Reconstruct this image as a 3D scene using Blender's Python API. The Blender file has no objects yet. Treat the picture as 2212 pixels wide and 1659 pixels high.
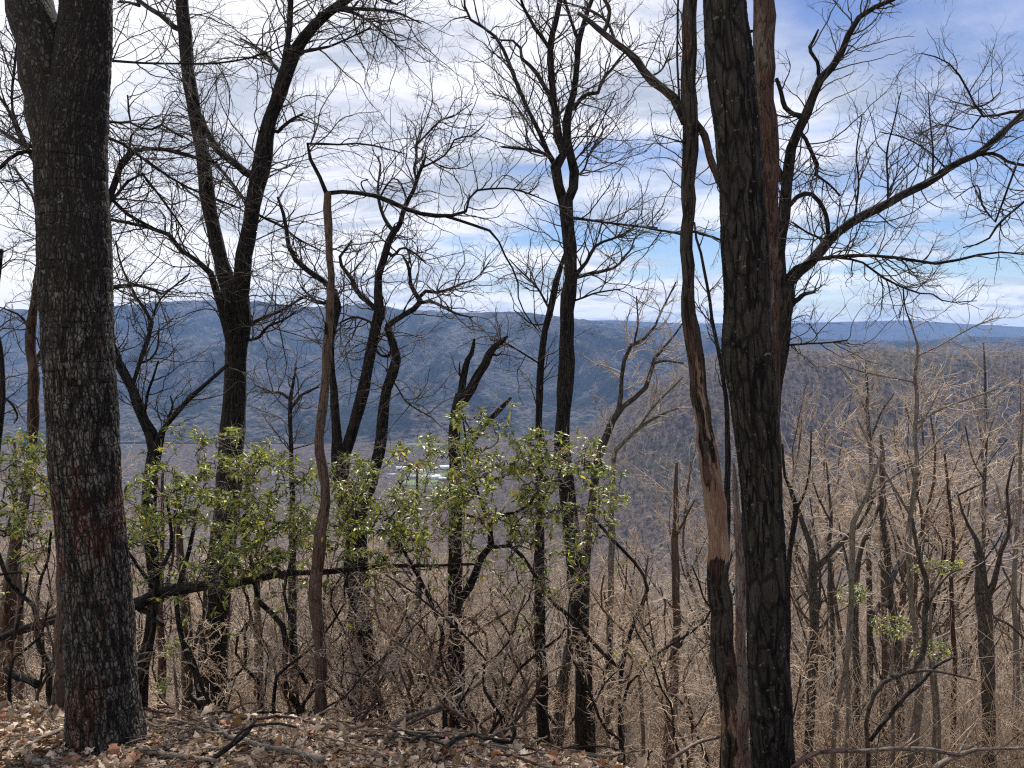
import bpy, math, random
import numpy as np
from mathutils import Matrix, Vector

random.seed(11)
rng = np.random.default_rng(11)
S = bpy.context.scene
COL = S.collection

# ------------------------------------------------------------------ camera
CW, CH, F = 2212.0, 1659.0, 1671.0          # picture units used for the survey of the photograph
PITCH = math.radians(3.43)
CAMZ = 1.6
cam = bpy.data.cameras.new('camera')
cam.sensor_width = 36.0
cam.lens = 36.0 * F / CW
cam.clip_start = 0.05
cam.clip_end = 60000
cam_o = bpy.data.objects.new('camera', cam)
cam_o.location = (0, 0, CAMZ)
cam_o.rotation_euler = (math.radians(90) - PITCH, 0, 0)
COL.objects.link(cam_o)
S.camera = cam_o

# ------------------------------------------------------------------ light
SUN_EL, SUN_AZ = math.radians(46), math.radians(12)
SKY_STRENGTH = 0.09
sun = bpy.data.lights.new('sun', 'SUN')
sun.energy = 5.0
sun.angle = math.radians(0.6)
sun.color = (1.0, 0.95, 0.87)
sun_o = bpy.data.objects.new('sun', sun)
sd = Vector((math.sin(SUN_AZ) * math.cos(SUN_EL), math.cos(SUN_AZ) * math.cos(SUN_EL), math.sin(SUN_EL)))
sun_o.rotation_euler = sd.to_track_quat('Z', 'Y').to_euler()
sun_o.location = (0, 0, 30)
COL.objects.link(sun_o)

S.view_settings.view_transform = 'Standard'
S.view_settings.look = 'None'
S.view_settings.gamma = 1
S.view_settings.use_curve_mapping = False
S.view_settings.exposure = 0.58
S.render.engine = 'CYCLES'
S.cycles.max_bounces = 4
S.cycles.diffuse_bounces = 2
S.cycles.glossy_bounces = 2
S.cycles.transmission_bounces = 2
S.cycles.volume_bounces = 1
S.cycles.transparent_max_bounces = 4
S.cycles.filter_width = 1.2
S.cycles.use_denoising = False


class NT:
    """small helper that writes node trees"""
    def __init__(s, tree):
        s.t = tree
        s.t.nodes.clear()

    def n(s, kind, ins=None, **kw):
        nd = s.t.nodes.new(kind)
        for k, v in kw.items():
            setattr(nd, k, v)
        for k, v in (ins or {}).items():
            sock = nd.inputs[k]
            if isinstance(v, bpy.types.NodeSocket):
                s.t.links.new(v, sock)
            else:
                sock.default_value = v
        return nd

    def math(s, op, a, b=0.0, c=0.0, clamp=False):
        nd = s.n('ShaderNodeMath', operation=op, use_clamp=clamp)
        for i, v in enumerate((a, b, c)):
            if isinstance(v, bpy.types.NodeSocket):
                s.t.links.new(v, nd.inputs[i])
            else:
                nd.inputs[i].default_value = v
        return nd.outputs[0]

    def mix(s, f, a, b, blend='MIX'):
        nd = s.n('ShaderNodeMix', data_type='RGBA', blend_type=blend)
        for i, v in ((0, f), (6, a), (7, b)):
            if isinstance(v, bpy.types.NodeSocket):
                s.t.links.new(v, nd.inputs[i])
            else:
                nd.inputs[i].default_value = v if i == 0 else (tuple(v) + (1,) if len(v) == 3 else v)
        return nd.outputs[2]

    def ramp(s, f, lo, hi):
        nd = s.n('ShaderNodeMapRange', {'Value': f, 'From Min': lo, 'From Max': hi}, interpolation_type='SMOOTHSTEP')
        return nd.outputs[0]

    def noise(s, vec, scale, detail=4, rough=0.55, dist=0.0):
        return s.n('ShaderNodeTexNoise', {'Vector': vec, 'Scale': scale, 'Detail': detail, 'Roughness': rough, 'Distortion': dist})

    def mapping(s, vec, loc=(0, 0, 0), rot=(0, 0, 0), scale=(1, 1, 1)):
        return s.n('ShaderNodeMapping', {'Vector': vec, 'Location': loc, 'Rotation': rot, 'Scale': scale}).outputs[0]


# ------------------------------------------------------------------ sky
world = bpy.data.worlds.new('World')
S.world = world
world.use_nodes = True
W = NT(world.node_tree)
sky = W.n('ShaderNodeTexSky', sky_type='NISHITA', sun_disc=False, sun_elevation=SUN_EL, sun_rotation=SUN_AZ,
          altitude=600.0, air_density=1.0, dust_density=0.4, ozone_density=3.5)
tc = W.n('ShaderNodeTexCoord').outputs['Generated']
sep = W.n('ShaderNodeSeparateXYZ', {0: tc})
zc = W.math('ADD', W.math('MAXIMUM', sep.outputs[2], 0.0), 0.17)
px_ = W.math('DIVIDE', sep.outputs[0], zc)
py_ = W.math('DIVIDE', sep.outputs[1], zc)
cvec = W.n('ShaderNodeCombineXYZ', {0: px_, 1: py_, 2: 0.0}).outputs[0]
# high streaky sheet, drawn out towards the upper right, and a broken lower layer
n1 = W.noise(W.mapping(cvec, (3.1, 1.7, 0), (0, 0, math.radians(-32)), (0.85, 1.15, 1)), 1.25, 8, 0.56, 0.4).outputs[0]
n2 = W.noise(W.mapping(cvec, (-2.0, 5.3, 2), (0, 0, 0.2), (1.0, 1.1, 1)), 0.75, 5, 0.5, 0.2).outputs[0]
# the sheet of cloud is thick to the west (left) and breaks up to the east
az = W.math('DIVIDE', sep.outputs[0], W.math('ADD', W.math('ABSOLUTE', sep.outputs[1]), 0.6))
cover = W.math('SUBTRACT', W.math('ADD', W.math('MULTIPLY', n1, 0.52), W.math('MULTIPLY', n2, 0.62)), W.math('MULTIPLY', az, 0.19))


def hole(vx, vz, sx, sz, depth):
    """an opening in the cloud seen in the given direction (x/y, z/y)"""
    rx = W.math('DIVIDE', sep.outputs[0], W.math('MAXIMUM', sep.outputs[1], 0.05))
    rz = W.math('DIVIDE', sep.outputs[2], W.math('MAXIMUM', sep.outputs[1], 0.05))
    wob = W.math('MULTIPLY', W.math('SUBTRACT', n1, 0.5), 0.18)
    a = W.math('POWER', W.math('DIVIDE', W.math('SUBTRACT', rx, vx), sx), 2.0)
    b = W.math('POWER', W.math('DIVIDE', W.math('ADD', W.math('SUBTRACT', rz, vz), wob), sz), 2.0)
    return W.math('MULTIPLY', W.math('EXPONENT', W.math('MULTIPLY', W.math('ADD', a, b), -1.0)), depth)


for args in ((0.05, 0.235, 0.15, 0.035, 0.20), (0.62, 0.50, 0.16, 0.10, 0.16), (0.38, 0.40, 0.14, 0.05, 0.10),
             (0.60, 0.10, 0.30, 0.022, 0.24), (0.16, 0.10, 0.14, 0.018, 0.13), (0.35, 0.20, 0.2, 0.03, 0.08)):
    cover = W.math('SUBTRACT', cover, hole(*args))
mask = W.ramp(cover, 0.345, 0.56)
shade = W.noise(W.mapping(cvec, (8, 2, 0), (0, 0, -0.2), (0.9, 1.4, 1)), 1.5, 7, 0.62, 0.5).outputs[0]
k = 1.0 / SKY_STRENGTH
bright = W.mix(W.ramp(shade, 0.38, 0.58), (0.36 * k, 0.40 * k, 0.48 * k), (0.74 * k, 0.74 * k, 0.78 * k))
warm = W.ramp(az, -0.05, -0.55)
low = W.ramp(sep.outputs[2], 0.16, 0.03)
bright = W.mix(W.math('MULTIPLY', warm, 0.55), bright, (0.97 * k, 0.96 * k, 0.96 * k))
bright = W.mix(W.math('MULTIPLY', W.math('MULTIPLY', low, warm), 0.8), bright, (1.0 * k, 0.93 * k, 0.78 * k))
skyc = W.n('ShaderNodeHueSaturation', {'Hue': 0.513, 'Saturation': 1.22, 'Value': 0.72, 'Color': sky.outputs[0]}).outputs[0]
fin = W.mix(W.math('MULTIPLY', mask, 0.94), skyc, bright)
bg = W.n('ShaderNodeBackground', {'Color': fin, 'Strength': SKY_STRENGTH})
out = W.n('ShaderNodeOutputWorld', {'Surface': bg.outputs[0]})
try:
    world.cycles.sampling_method = 'MANUAL'
    world.cycles.sample_map_resolution = 512
except Exception:
    pass


# ------------------------------------------------------------------ materials
def material(name):
    m = bpy.data.materials.new(name)
    m.use_nodes = True
    return m, NT(m.node_tree)


def finish(T, col, rough=0.9, bump=None, spec=0.2, normal=None, **extra):
    ins = {'Base Color': col, 'Roughness': rough, 'Specular IOR Level': spec}
    ins.update(extra)
    if bump is not None:
        h, strength, dist = bump
        ins['Normal'] = T.n('ShaderNodeBump', {'Height': h, 'Strength': strength, 'Distance': dist}).outputs[0]
    b = T.n('ShaderNodeBsdfPrincipled', ins)
    T.n('ShaderNodeOutputMaterial', {'Surface': b.outputs[0]})
    return b


def bark(name, dark, light, tint, fu=14.0, fv=2.2, depth=0.006, tint_at=(0.56, 0.64), lichen=0.25, bare=None, block=0.0, width=0.06, vary=0.6, cells=None):
    """furrowed bark: wandering fissures drawn out along the stem, broken across into blocks where block > 0"""
    m, T = material(name)
    uv = T.n('ShaderNodeUVMap').outputs[0]
    warp = T.noise(uv, 5.0, 3, 0.5)
    v = T.n('ShaderNodeVectorMath', {0: uv, 1: T.n('ShaderNodeVectorMath', {0: warp.outputs[1], 'Scale': 0.03}, operation='SCALE').outputs[0]}, operation='ADD').outputs[0]
    n1_ = T.noise(T.mapping(v, (1.7, 0, 0), (0, 0, 0), (fu, fv, 1)), 1.0, 2, 0.5).outputs[0]
    n2_ = T.noise(T.mapping(v, (9.2, 4, 0), (0, 0, 0), (fu * 2.1, fv * 2.4, 1)), 1.0, 2, 0.5).outputs[0]
    f1 = T.ramp(T.math('ABSOLUTE', T.math('SUBTRACT', n1_, 0.5)), 0.005, width)
    f2 = T.ramp(T.math('ABSOLUTE', T.math('SUBTRACT', n2_, 0.5)), 0.0, width * 0.8)
    plate = T.math('MULTIPLY', f1, T.math('ADD', T.math('MULTIPLY', f2, 0.55), 0.45))
    cells = cells or (fu * 3.2, fu * 1.9)
    vm = T.mapping(v, (0, 0, 0), (0, 0, 0), (cells[0], cells[1], 1))
    vc = T.n('ShaderNodeTexVoronoi', {'Vector': vm, 'Scale': 1.0}, feature='F1', voronoi_dimensions='2D')
    if block:
        vo = T.n('ShaderNodeTexVoronoi', {'Vector': vm, 'Scale': 1.0}, feature='DISTANCE_TO_EDGE', voronoi_dimensions='2D')
        bl = T.ramp(vo.outputs['Distance'], 0.0, 0.16)
        plate = T.math('MULTIPLY', plate, T.math('ADD', T.math('MULTIPLY', bl, block), 1 - block))
    fine = T.noise(T.mapping(v, (0, 0, 0), (0, 0, 0), (3.0, 1.0, 1)), 90.0, 5, 0.65).outputs[0]
    big = T.noise(T.mapping(v, (0, 0, 0), (0, 0, 0), (1.6, 0.8, 1)), 2.3, 5, 0.65).outputs[0]
    big2 = T.noise(T.mapping(v, (7, 3, 0), (0, 0, 0), (3, 1, 1)), 3.1, 4, 0.6).outputs[0]
    sepc = T.n('ShaderNodeSeparateColor', {0: vc.outputs['Color']}).outputs[0]
    lt = T.mix(T.math('MULTIPLY', sepc, vary), light, tuple(c * 0.4 for c in light))
    lt = T.mix(T.math('MULTIPLY', T.ramp(big2, 0.4, 0.62), 0.55), lt, tuple(c * 0.45 for c in light))
    c = T.mix(plate, dark, lt)
    c = T.mix(T.math('MULTIPLY', T.ramp(fine, 0.45, 0.75), 0.5), c, tuple(c2 * 0.35 for c2 in light))
    c = T.mix(T.math('MULTIPLY', T.ramp(big, *tint_at), 0.75), c, T.mix(plate, tuple(x * 0.3 for x in tint), tint))
    if name == 'oak_bark':     # shade on the upper trunk painted in near black; redder plates lower down
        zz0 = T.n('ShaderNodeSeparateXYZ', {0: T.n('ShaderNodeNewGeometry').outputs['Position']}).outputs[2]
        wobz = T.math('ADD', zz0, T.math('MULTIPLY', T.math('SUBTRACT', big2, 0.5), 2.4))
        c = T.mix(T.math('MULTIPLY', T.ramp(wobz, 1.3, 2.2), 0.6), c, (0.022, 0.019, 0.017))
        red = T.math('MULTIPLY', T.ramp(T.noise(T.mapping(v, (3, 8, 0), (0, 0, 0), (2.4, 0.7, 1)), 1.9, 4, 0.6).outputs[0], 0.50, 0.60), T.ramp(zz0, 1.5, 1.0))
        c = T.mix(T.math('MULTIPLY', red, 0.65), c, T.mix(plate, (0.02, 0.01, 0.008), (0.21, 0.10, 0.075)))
    spots = T.noise(v, 38.0, 2, 0.5).outputs[0]
    c = T.mix(T.math('MULTIPLY', T.ramp(spots, 0.66, 0.72), lichen), c, (0.33, 0.35, 0.30))
    h = T.math('ADD', T.math('MULTIPLY', plate, 1.0), T.math('MULTIPLY', fine, 0.35))
    if bare is not None:
        # patches that have lost their bark, the largest at the heights given
        zz = T.n('ShaderNodeSeparateXYZ', {0: T.n('ShaderNodeNewGeometry').outputs['Position']}).outputs[2]
        band = -0.30
        for z0, z1, amt in bare:
            e = 0.22
            bb = T.math('MULTIPLY', T.ramp(zz, z0 - e, z0 + e), T.ramp(zz, z1 + e, z1 - e))
            band = T.math('ADD', T.math('MULTIPLY', bb, amt), band)
        nz = T.noise(T.mapping(v, (4, 0, 0), (0, 0, 0), (4.5, 0.9, 1)), 1.7, 5, 0.65).outputs[0]
        bm_ = T.ramp(T.math('ADD', nz, band), 0.47, 0.52)
        grain = T.noise(T.mapping(v, (0, 0, 0), (0, 0, 0), (14, 1, 1)), 14.0, 4, 0.6).outputs[0]
        wood = T.mix(T.ramp(grain, 0.3, 0.65), (0.09, 0.06, 0.045), (0.33, 0.24, 0.165))
        wood = T.mix(T.math('MULTIPLY', T.ramp(big, 0.42, 0.6), 0.6), wood, (0.13, 0.065, 0.05))
        c = T.mix(bm_, c, wood)
        h = T.math('ADD', T.math('MULTIPLY', h, T.math('SUBTRACT', 1.0, bm_)), T.math('MULTIPLY', grain, 0.3))
    finish(T, c, 0.92, (h, 1.0, depth), 0.15)
    return m


def plain(name, a, b, scale=6.0, rough=0.85, spec=0.2):
    m, T = material(name)
    g = T.n('ShaderNodeNewGeometry').outputs['Position']
    n = T.noise(g, scale, 3, 0.6).outputs[0]
    rnd = T.n('ShaderNodeObjectInfo').outputs['Random']
    c = T.mix(T.ramp(n, 0.35, 0.65), a, b)
    c = T.mix(T.math('MULTIPLY', rnd, 0.35), c, tuple((x + y) * 0.35 for x, y in zip(a, b)))
    finish(T, c, rough, None, spec)
    return m


M = {}
def zof(py, Y):
    w = -(py - CH / 2) / F
    return CAMZ + (w * math.cos(PITCH) - math.sin(PITCH)) / (math.cos(PITCH) + w * math.sin(PITCH)) * Y


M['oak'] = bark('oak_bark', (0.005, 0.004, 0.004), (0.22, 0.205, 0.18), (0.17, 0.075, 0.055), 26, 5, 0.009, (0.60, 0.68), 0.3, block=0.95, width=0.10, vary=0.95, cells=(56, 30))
M['dark'] = bark('furrowed_dark_bark', (0.005, 0.005, 0.005), (0.042, 0.036, 0.032), (0.05, 0.046, 0.03), 24, 3.5, 0.006, (0.58, 0.7), 0.2)
M['grey'] = bark('grey_bark', (0.015, 0.013, 0.012), (0.12, 0.105, 0.09), (0.09, 0.088, 0.055), 30, 5, 0.004, (0.55, 0.66), 0.45, width=0.05)
M['ridged'] = bark('ridged_bark', (0.004, 0.004, 0.004), (0.052, 0.046, 0.041), (0.05, 0.048, 0.030), 10, 1.3, 0.012, (0.55, 0.7), 0.3, width=0.028, block=0.75, cells=(13, 4.5))
M['red'] = bark('reddish_bark', (0.018, 0.012, 0.010), (0.105, 0.062, 0.047), (0.14, 0.115, 0.09), 26, 3, 0.004, (0.5, 0.62), 0.15, width=0.04)
M['brown'] = bark('brown_bark', (0.03, 0.02, 0.015), (0.155, 0.11, 0.083), (0.10, 0.06, 0.045), 30, 4, 0.002, (0.5, 0.62), 0.25, width=0.03)
M['pale'] = bark('pale_bark', (0.05, 0.042, 0.036), (0.26, 0.225, 0.19), (0.12, 0.12, 0.07), 40, 8, 0.002, (0.5, 0.65), 0.5, width=0.03)
M['bare'] = bark('peeling_bark', (0.008, 0.007, 0.006), (0.075, 0.062, 0.05), (0.10, 0.05, 0.04), 18, 2.0, 0.008, (0.55, 0.65), 0.2,
                 bare=[(zof(1195, 5.3), zof(1090, 5.3), 0.75), (zof(1090, 5.3), zof(720, 5.3), 0.30), (zof(1760, 5.3), zof(1460, 5.3), 0.30), (zof(520, 5.3), 9.0, 0.08)])
M['stick'] = bark('weathered_stick', (0.04, 0.03, 0.024), (0.27, 0.22, 0.18), (0.12, 0.07, 0.06), 40, 5, 0.002, (0.5, 0.6), 0.4, width=0.03)
M['twig'] = plain('dark_twigs', (0.035, 0.029, 0.025), (0.085, 0.072, 0.062))
M['twig_brown'] = plain('brown_twigs', (0.28, 0.205, 0.145), (0.74, 0.58, 0.43), 2.0)
M['twig_grey'] = plain('grey_twigs', (0.18, 0.15, 0.12), (0.60, 0.50, 0.41), 2.0)
M['twig_red'] = plain('reddish_twigs', (0.16, 0.10, 0.072), (0.48, 0.35, 0.26), 2.0)


def tinted(name, rough, spec, trans=0.0):
    m, T = material(name)
    a = T.n('ShaderNodeAttribute', attribute_name='tint').outputs[0]
    g = T.n('ShaderNodeNewGeometry').outputs['Position']
    n = T.noise(g, 60.0, 3, 0.6).outputs[0]
    c = T.mix(T.math('MULTIPLY', T.ramp(n, 0.4, 0.7), 0.35), a, T.mix(1.0, a, (0.45, 0.42, 0.4), 'MULTIPLY'))
    b = T.n('ShaderNodeBsdfPrincipled', {'Base Color': c, 'Roughness': rough, 'Specular IOR Level': spec})
    if trans:
        tr = T.n('ShaderNodeBsdfTranslucent', {'Color': T.mix(1.0, c, (1.0, 1.0, 0.55), 'MULTIPLY')})
        mx = T.n('ShaderNodeMixShader', {0: trans, 1: b.outputs[0], 2: tr.outputs[0]})
        T.n('ShaderNodeOutputMaterial', {'Surface': mx.outputs[0]})
    else:
        T.n('ShaderNodeOutputMaterial', {'Surface': b.outputs[0]})
    return m


M['laurel'] = tinted('laurel_leaf', 0.4, 0.42, 0.45)
M['litter'] = tinted('dry_leaf', 0.6, 0.35, 0.15)


# ------------------------------------------------------------------ survey: picture units to rays
def P(px, py, Y):
    px, py, Y = np.broadcast_arrays(np.asarray(px, float), np.asarray(py, float), np.asarray(Y, float))
    u = (px - CW / 2) / F
    w = -(py - CH / 2) / F
    c, s = math.cos(PITCH), math.sin(PITCH)
    dy = c + w * s
    dz = w * c - s
    t = Y / dy
    return np.stack([u * t, Y, CAMZ + dz * t], -1)


def slope_of(py):
    w = -(np.asarray(py, float) - CH / 2) / F
    c, s = math.cos(PITCH), math.sin(PITCH)
    return (w * c - s) / (c + w * s)


# ------------------------------------------------------------------ noise for heights
def vnoise(x, y, seed=0):
    xi, yi = np.floor(x).astype(np.int64), np.floor(y).astype(np.int64)
    xf, yf = x - xi, y - yi
    xf = xf * xf * (3 - 2 * xf)
    yf = yf * yf * (3 - 2 * yf)

    def h(a, b):
        n = (a * 374761393 + b * 668265263 + seed * 974634777) & 0x7fffffff
        n = ((n ^ (n >> 13)) * 1274126177) & 0x7fffffff
        return ((n ^ (n >> 16)) & 0xffff) / 65535.0
    return (h(xi, yi) * (1 - xf) + h(xi + 1, yi) * xf) * (1 - yf) + (h(xi, yi + 1) * (1 - xf) + h(xi + 1, yi + 1) * xf) * yf


def fbm(x, y, o=4, seed=0):
    r, a, t = 0.0, 0.5, 0.0
    for i in range(o):
        r = r + a * vnoise(x * 2 ** i + 17.3 * i, y * 2 ** i - 9.1 * i, seed + i)
        t += a
        a *= 0.5
    return r / t


def sstep(x, a, b):
    t = np.clip((x - a) / (b - a), 0, 1)
    return t * t * (3 - 2 * t)


# ------------------------------------------------------------------ terrain
_t = np.concatenate([np.linspace(0, 60, 1200), np.linspace(60.5, 3000, 3000)])
_s = np.interp(_t, [0, 0.5, 1.5, 3, 20, 45, 140, 400, 800, 1050, 1200], [0.15, 0.36, 0.62, 0.66, 0.62, 0.50, 0.38, 0.30, 0.22, 0.03, 0.0])
_g = -np.concatenate([[0], np.cumsum((_s[1:] + _s[:-1]) / 2 * np.diff(_t))])
FLOOR = -300.0


def H(x, y):
    x, y = np.asarray(x, float), np.asarray(y, float)
    yb = np.interp(x, [-6, -1.8, -0.2, 1.0, 1.7, 4], [4.1, 4.05, 3.6, 3.0, 2.5, 2.2])
    t = y - yb
    z = np.where(t < 0, -0.15 * np.maximum(y, -3), -0.15 * yb + np.interp(t, _t, _g))
    near = np.exp(-np.abs(y) / 40)
    z = z + near * (0.05 * (fbm(x * 0.9 + 3, y * 0.9, 3, 5) - 0.5) * 2 + 0.03 * (vnoise(x * 5, y * 5, 9) - 0.5))
    mid = sstep(y, 30, 120)
    z = z + mid * (1 - sstep(y, 900, 1100)) * (fbm(x / 60, y / 60, 4, 21) - 0.5) * 22
    spur = FLOOR + 276 * sstep(x, -160, 430) * np.exp(-((y - 1350) / 330.0) ** 2) * (1 + 0.10 * (fbm(x / 150, y / 150, 4, 3) - 0.5))
    z = np.maximum(z, FLOOR)
    spur = spur + 12 * (fbm(x / 70, y / 70, 3, 31) - 0.5) * sstep(x, -100, 500) * np.exp(-((y - 1350) / 330.0) ** 2)
    return np.maximum(z, spur)


CR_PX = [-600, 0, 100, 240, 330, 400, 480, 560, 640, 720, 800, 870, 960, 1040, 1100, 1160, 1240, 1330, 1480, 1600, 1750, 1950, 2080, 2212, 2800]
CR_NEAR = [690, 668, 668, 662, 654, 650, 648, 652, 662, 662, 655, 672, 678, 677, 674, 680, 688, 700, 716, 728, 738, 742, 726, 730, 735]
FA_NEAR = [700, 700, 700, 700, 700, 700, 700, 700, 700, 700, 700, 700, 700, 698, 696, 694, 692, 692, 699, 698, 697, 692, 700, 707, 715]


def H_mount(x, y):
    """the long wooded mountain across the valley"""
    yc = 5000 + 500 * (fbm(x / 2500, 0 * x + 3.3, 2, 8) - 0.5)
    px = CW / 2 + F * x / yc
    crest = CAMZ + slope_of(np.interp(px, CR_PX, CR_NEAR)) * yc
    crest = crest - FLOOR
    up = np.clip((y - 2250) / (yc - 2250), 0, 1)
    back = np.clip((y - yc) / 900, 0, 1)
    prof = 0.06 * sstep(up, 0, 0.25) + 0.94 * (0.35 * up + 0.65 * up ** 2.2)
    prof = np.where(y > yc, 1 - 0.9 * sstep(back, 0, 1), prof)
    # gullies and spurs that run down the face
    q = x + 0.35 * (y - 3000) + 260 * (fbm(x / 900, y / 900, 3, 15) - 0.5)
    rid = 1 - np.abs(2 * vnoise(q / 620, y / 5200, 61) - 1)
    rid2 = 1 - np.abs(2 * vnoise(q / 230 + 4, y / 1500, 71) - 1)
    midm = np.where(y > yc, 0, np.sin(np.clip(up, 0, 1) * math.pi) ** 0.8)
    z = FLOOR + crest * prof + midm * (360 * (rid - 0.6) + 120 * (rid2 - 0.5))
    foot = np.exp(-((y - 2750 - 250 * np.sin(x / 700)) / 300) ** 2) * (50 + 60 * fbm(x / 500, y / 600, 3, 88))
    z = np.maximum(z, FLOOR + foot) + 0 * z
    wood = sstep(y, 2300, 2500)
    return z + wood * 7 * (fbm(x / 26, y / 26, 2, 44) - 0.5) * 2 + (1 - wood) * -8


def H_far(x, y):
    yc = 9000.0
    px = CW / 2 + F * x / yc
    crest = CAMZ + slope_of(np.interp(px, CR_PX, FA_NEAR)) * yc - FLOOR
    up = np.clip((y - 7200) / (yc - 7200), 0, 1)
    return FLOOR - 10 + (crest + 10) * np.where(y > yc, 1 - np.clip((y - yc) / 1500, 0, 1), sstep(up, -0.4, 1.0)) + 40 * np.sin(up * math.pi) * (fbm(x / 500, y / 700, 3, 4) - 0.5) + 6 * (fbm(x / 40, y / 40, 2, 2) - 0.5)


def mesh_obj(name, V, Fq, mat, parent=None, smooth=True, uv=None, tint=None, link=True):
    me = bpy.data.meshes.new(name)
    V = np.ascontiguousarray(V, dtype=np.float32).reshape(-1, 3)
    Fq = np.ascontiguousarray(Fq, dtype=np.int32)
    nf, k = Fq.shape
    me.vertices.add(len(V))
    me.vertices.foreach_set('co', V.ravel())
    me.loops.add(nf * k)
    me.loops.foreach_set('vertex_index', Fq.ravel())
    me.polygons.add(nf)
    me.polygons.foreach_set('loop_start', np.arange(0, nf * k, k, dtype=np.int32))
    if smooth:
        me.polygons.foreach_set('use_smooth', np.ones(nf, dtype=bool))
    if uv is not None:
        l = me.uv_layers.new(name='UVMap')
        l.data.foreach_set('uv', np.ascontiguousarray(uv, dtype=np.float32).ravel())
    me.update(calc_edges=True)
    if tint is not None:
        a = me.color_attributes.new('tint', 'FLOAT_COLOR', 'POINT')
        a.data.foreach_set('color', np.ascontiguousarray(np.concatenate([tint, np.ones((len(V), 1))], 1), dtype=np.float32).ravel())
    if mat is not None:
        me.materials.append(mat)
    o = bpy.data.objects.new(name, me)
    if link:
        COL.objects.link(o)
    if parent is not None:
        o.parent = parent
        o.matrix_parent_inverse = Matrix.Translation(-parent.location)
    return o


def grid_obj(name, X, Y, Z, mat):
    r, c = X.shape
    V = np.stack([X, Y, Z], -1).reshape(-1, 3)
    i = np.arange((r - 1) * c).reshape(r - 1, c)[:, :-1].ravel()
    Fq = np.stack([i, i + 1, i + c + 1, i + c], 1)
    return mesh_obj(name, V, Fq, mat)


def tag(o, label=None, cat=None, group=None, kind=None):
    if label:
        o['label'] = label
    if cat:
        o['category'] = cat
    if group:
        o['group'] = group
    if kind:
        o['kind'] = kind
    return o


def empty(name, loc, label, cat, group=None):
    o = bpy.data.objects.new(name, None)
    o.location = loc
    o.empty_display_size = 0.2
    COL.objects.link(o)
    return tag(o, label, cat, group)


# ground material: leaf litter on the slope, fields and woods in the valley
m, T = material('forest_floor')
g = T.n('ShaderNodeNewGeometry').outputs['Position']
sepg = T.n('ShaderNodeSeparateXYZ', {0: g})
vl = T.n('ShaderNodeTexVoronoi', {'Vector': T.mapping(g, (0, 0, 0), (0, 0, 0.3), (1, 1, 0.4)), 'Scale': 17.0, 'Randomness': 1.0})
ve = T.n('ShaderNodeTexVoronoi', {'Vector': T.mapping(g, (0, 0, 0), (0, 0, 0.3), (1, 1, 0.4)), 'Scale': 17.0}, feature='DISTANCE_TO_EDGE')
vr = T.n('ShaderNodeSeparateColor', {0: vl.outputs['Color']}).outputs[0]
lit = T.mix(vr, (0.11, 0.07, 0.05), (0.34, 0.25, 0.18))
lit = T.mix(T.ramp(ve.outputs['Distance'], 0.0, 0.12), (0.03, 0.02, 0.015), lit)
patch = T.noise(g, 0.35, 5, 0.6).outputs[0]
lit = T.mix(T.math('MULTIPLY', T.ramp(patch, 0.4, 0.65), 0.5), lit, (0.10, 0.065, 0.045))
far_n = T.noise(g, 0.012, 6, 0.65).outputs[0]
fine_n = T.noise(g, 0.12, 3, 0.7).outputs[0]
wood = T.mix(T.ramp(fine_n, 0.35, 0.65), (0.028, 0.023, 0.02), (0.115, 0.09, 0.074))
wood = T.mix(T.math('MULTIPLY', T.ramp(T.noise(g, 0.006, 5, 0.6).outputs[0], 0.50, 0.66), 0.35), wood, (0.03, 0.045, 0.025))
dist = T.math('MULTIPLY', T.ramp(sepg.outputs[1], 60.0, 260.0), 1.0)
c = T.mix(dist, lit, wood)
fv = T.n('ShaderNodeTexVoronoi', {'Vector': T.mapping(g, (0, 0, 0), (0, 0, 0.25), (0.0042, 0.0065, 0)), 'Scale': 1.0})
fvc = T.n('ShaderNodeSeparateColor', {0: fv.outputs['Color']})
field = T.mix(fvc.outputs[0], (0.10, 0.17, 0.045), (0.20, 0.17, 0.10))
isf = T.math('MULTIPLY', T.ramp(fvc.outputs[1], 0.66, 0.68), T.ramp(sepg.outputs[2], FLOOR + 1.5, FLOOR + 0.5))
c = T.mix(isf, c, field)
finish(T, c, 0.95, (T.math('ADD', ve.outputs['Distance'], T.math('MULTIPLY', vr, 0.6)), 0.8, 0.03), 0.0)
M['ground'] = m

yr = np.concatenate([np.arange(-14, 0.5, 0.6), np.arange(0.6, 9, 0.1)])
yy = [yr[-1]]
while yy[-1] < 13000:
    yy.append(yy[-1] * 1.022 + 0.02)
yr = np.concatenate([yr, yy[1:]])
ur = np.linspace(-1.35, 1.35, 360)
Yg, Ug = np.meshgrid(yr, ur, indexing='ij')
Xg = Ug * (np.maximum(Yg, 0) + 9.0)
ground = grid_obj('ground', Xg, Yg, H(Xg, Yg), M['ground'])
tag(ground, kind='structure')

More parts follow.
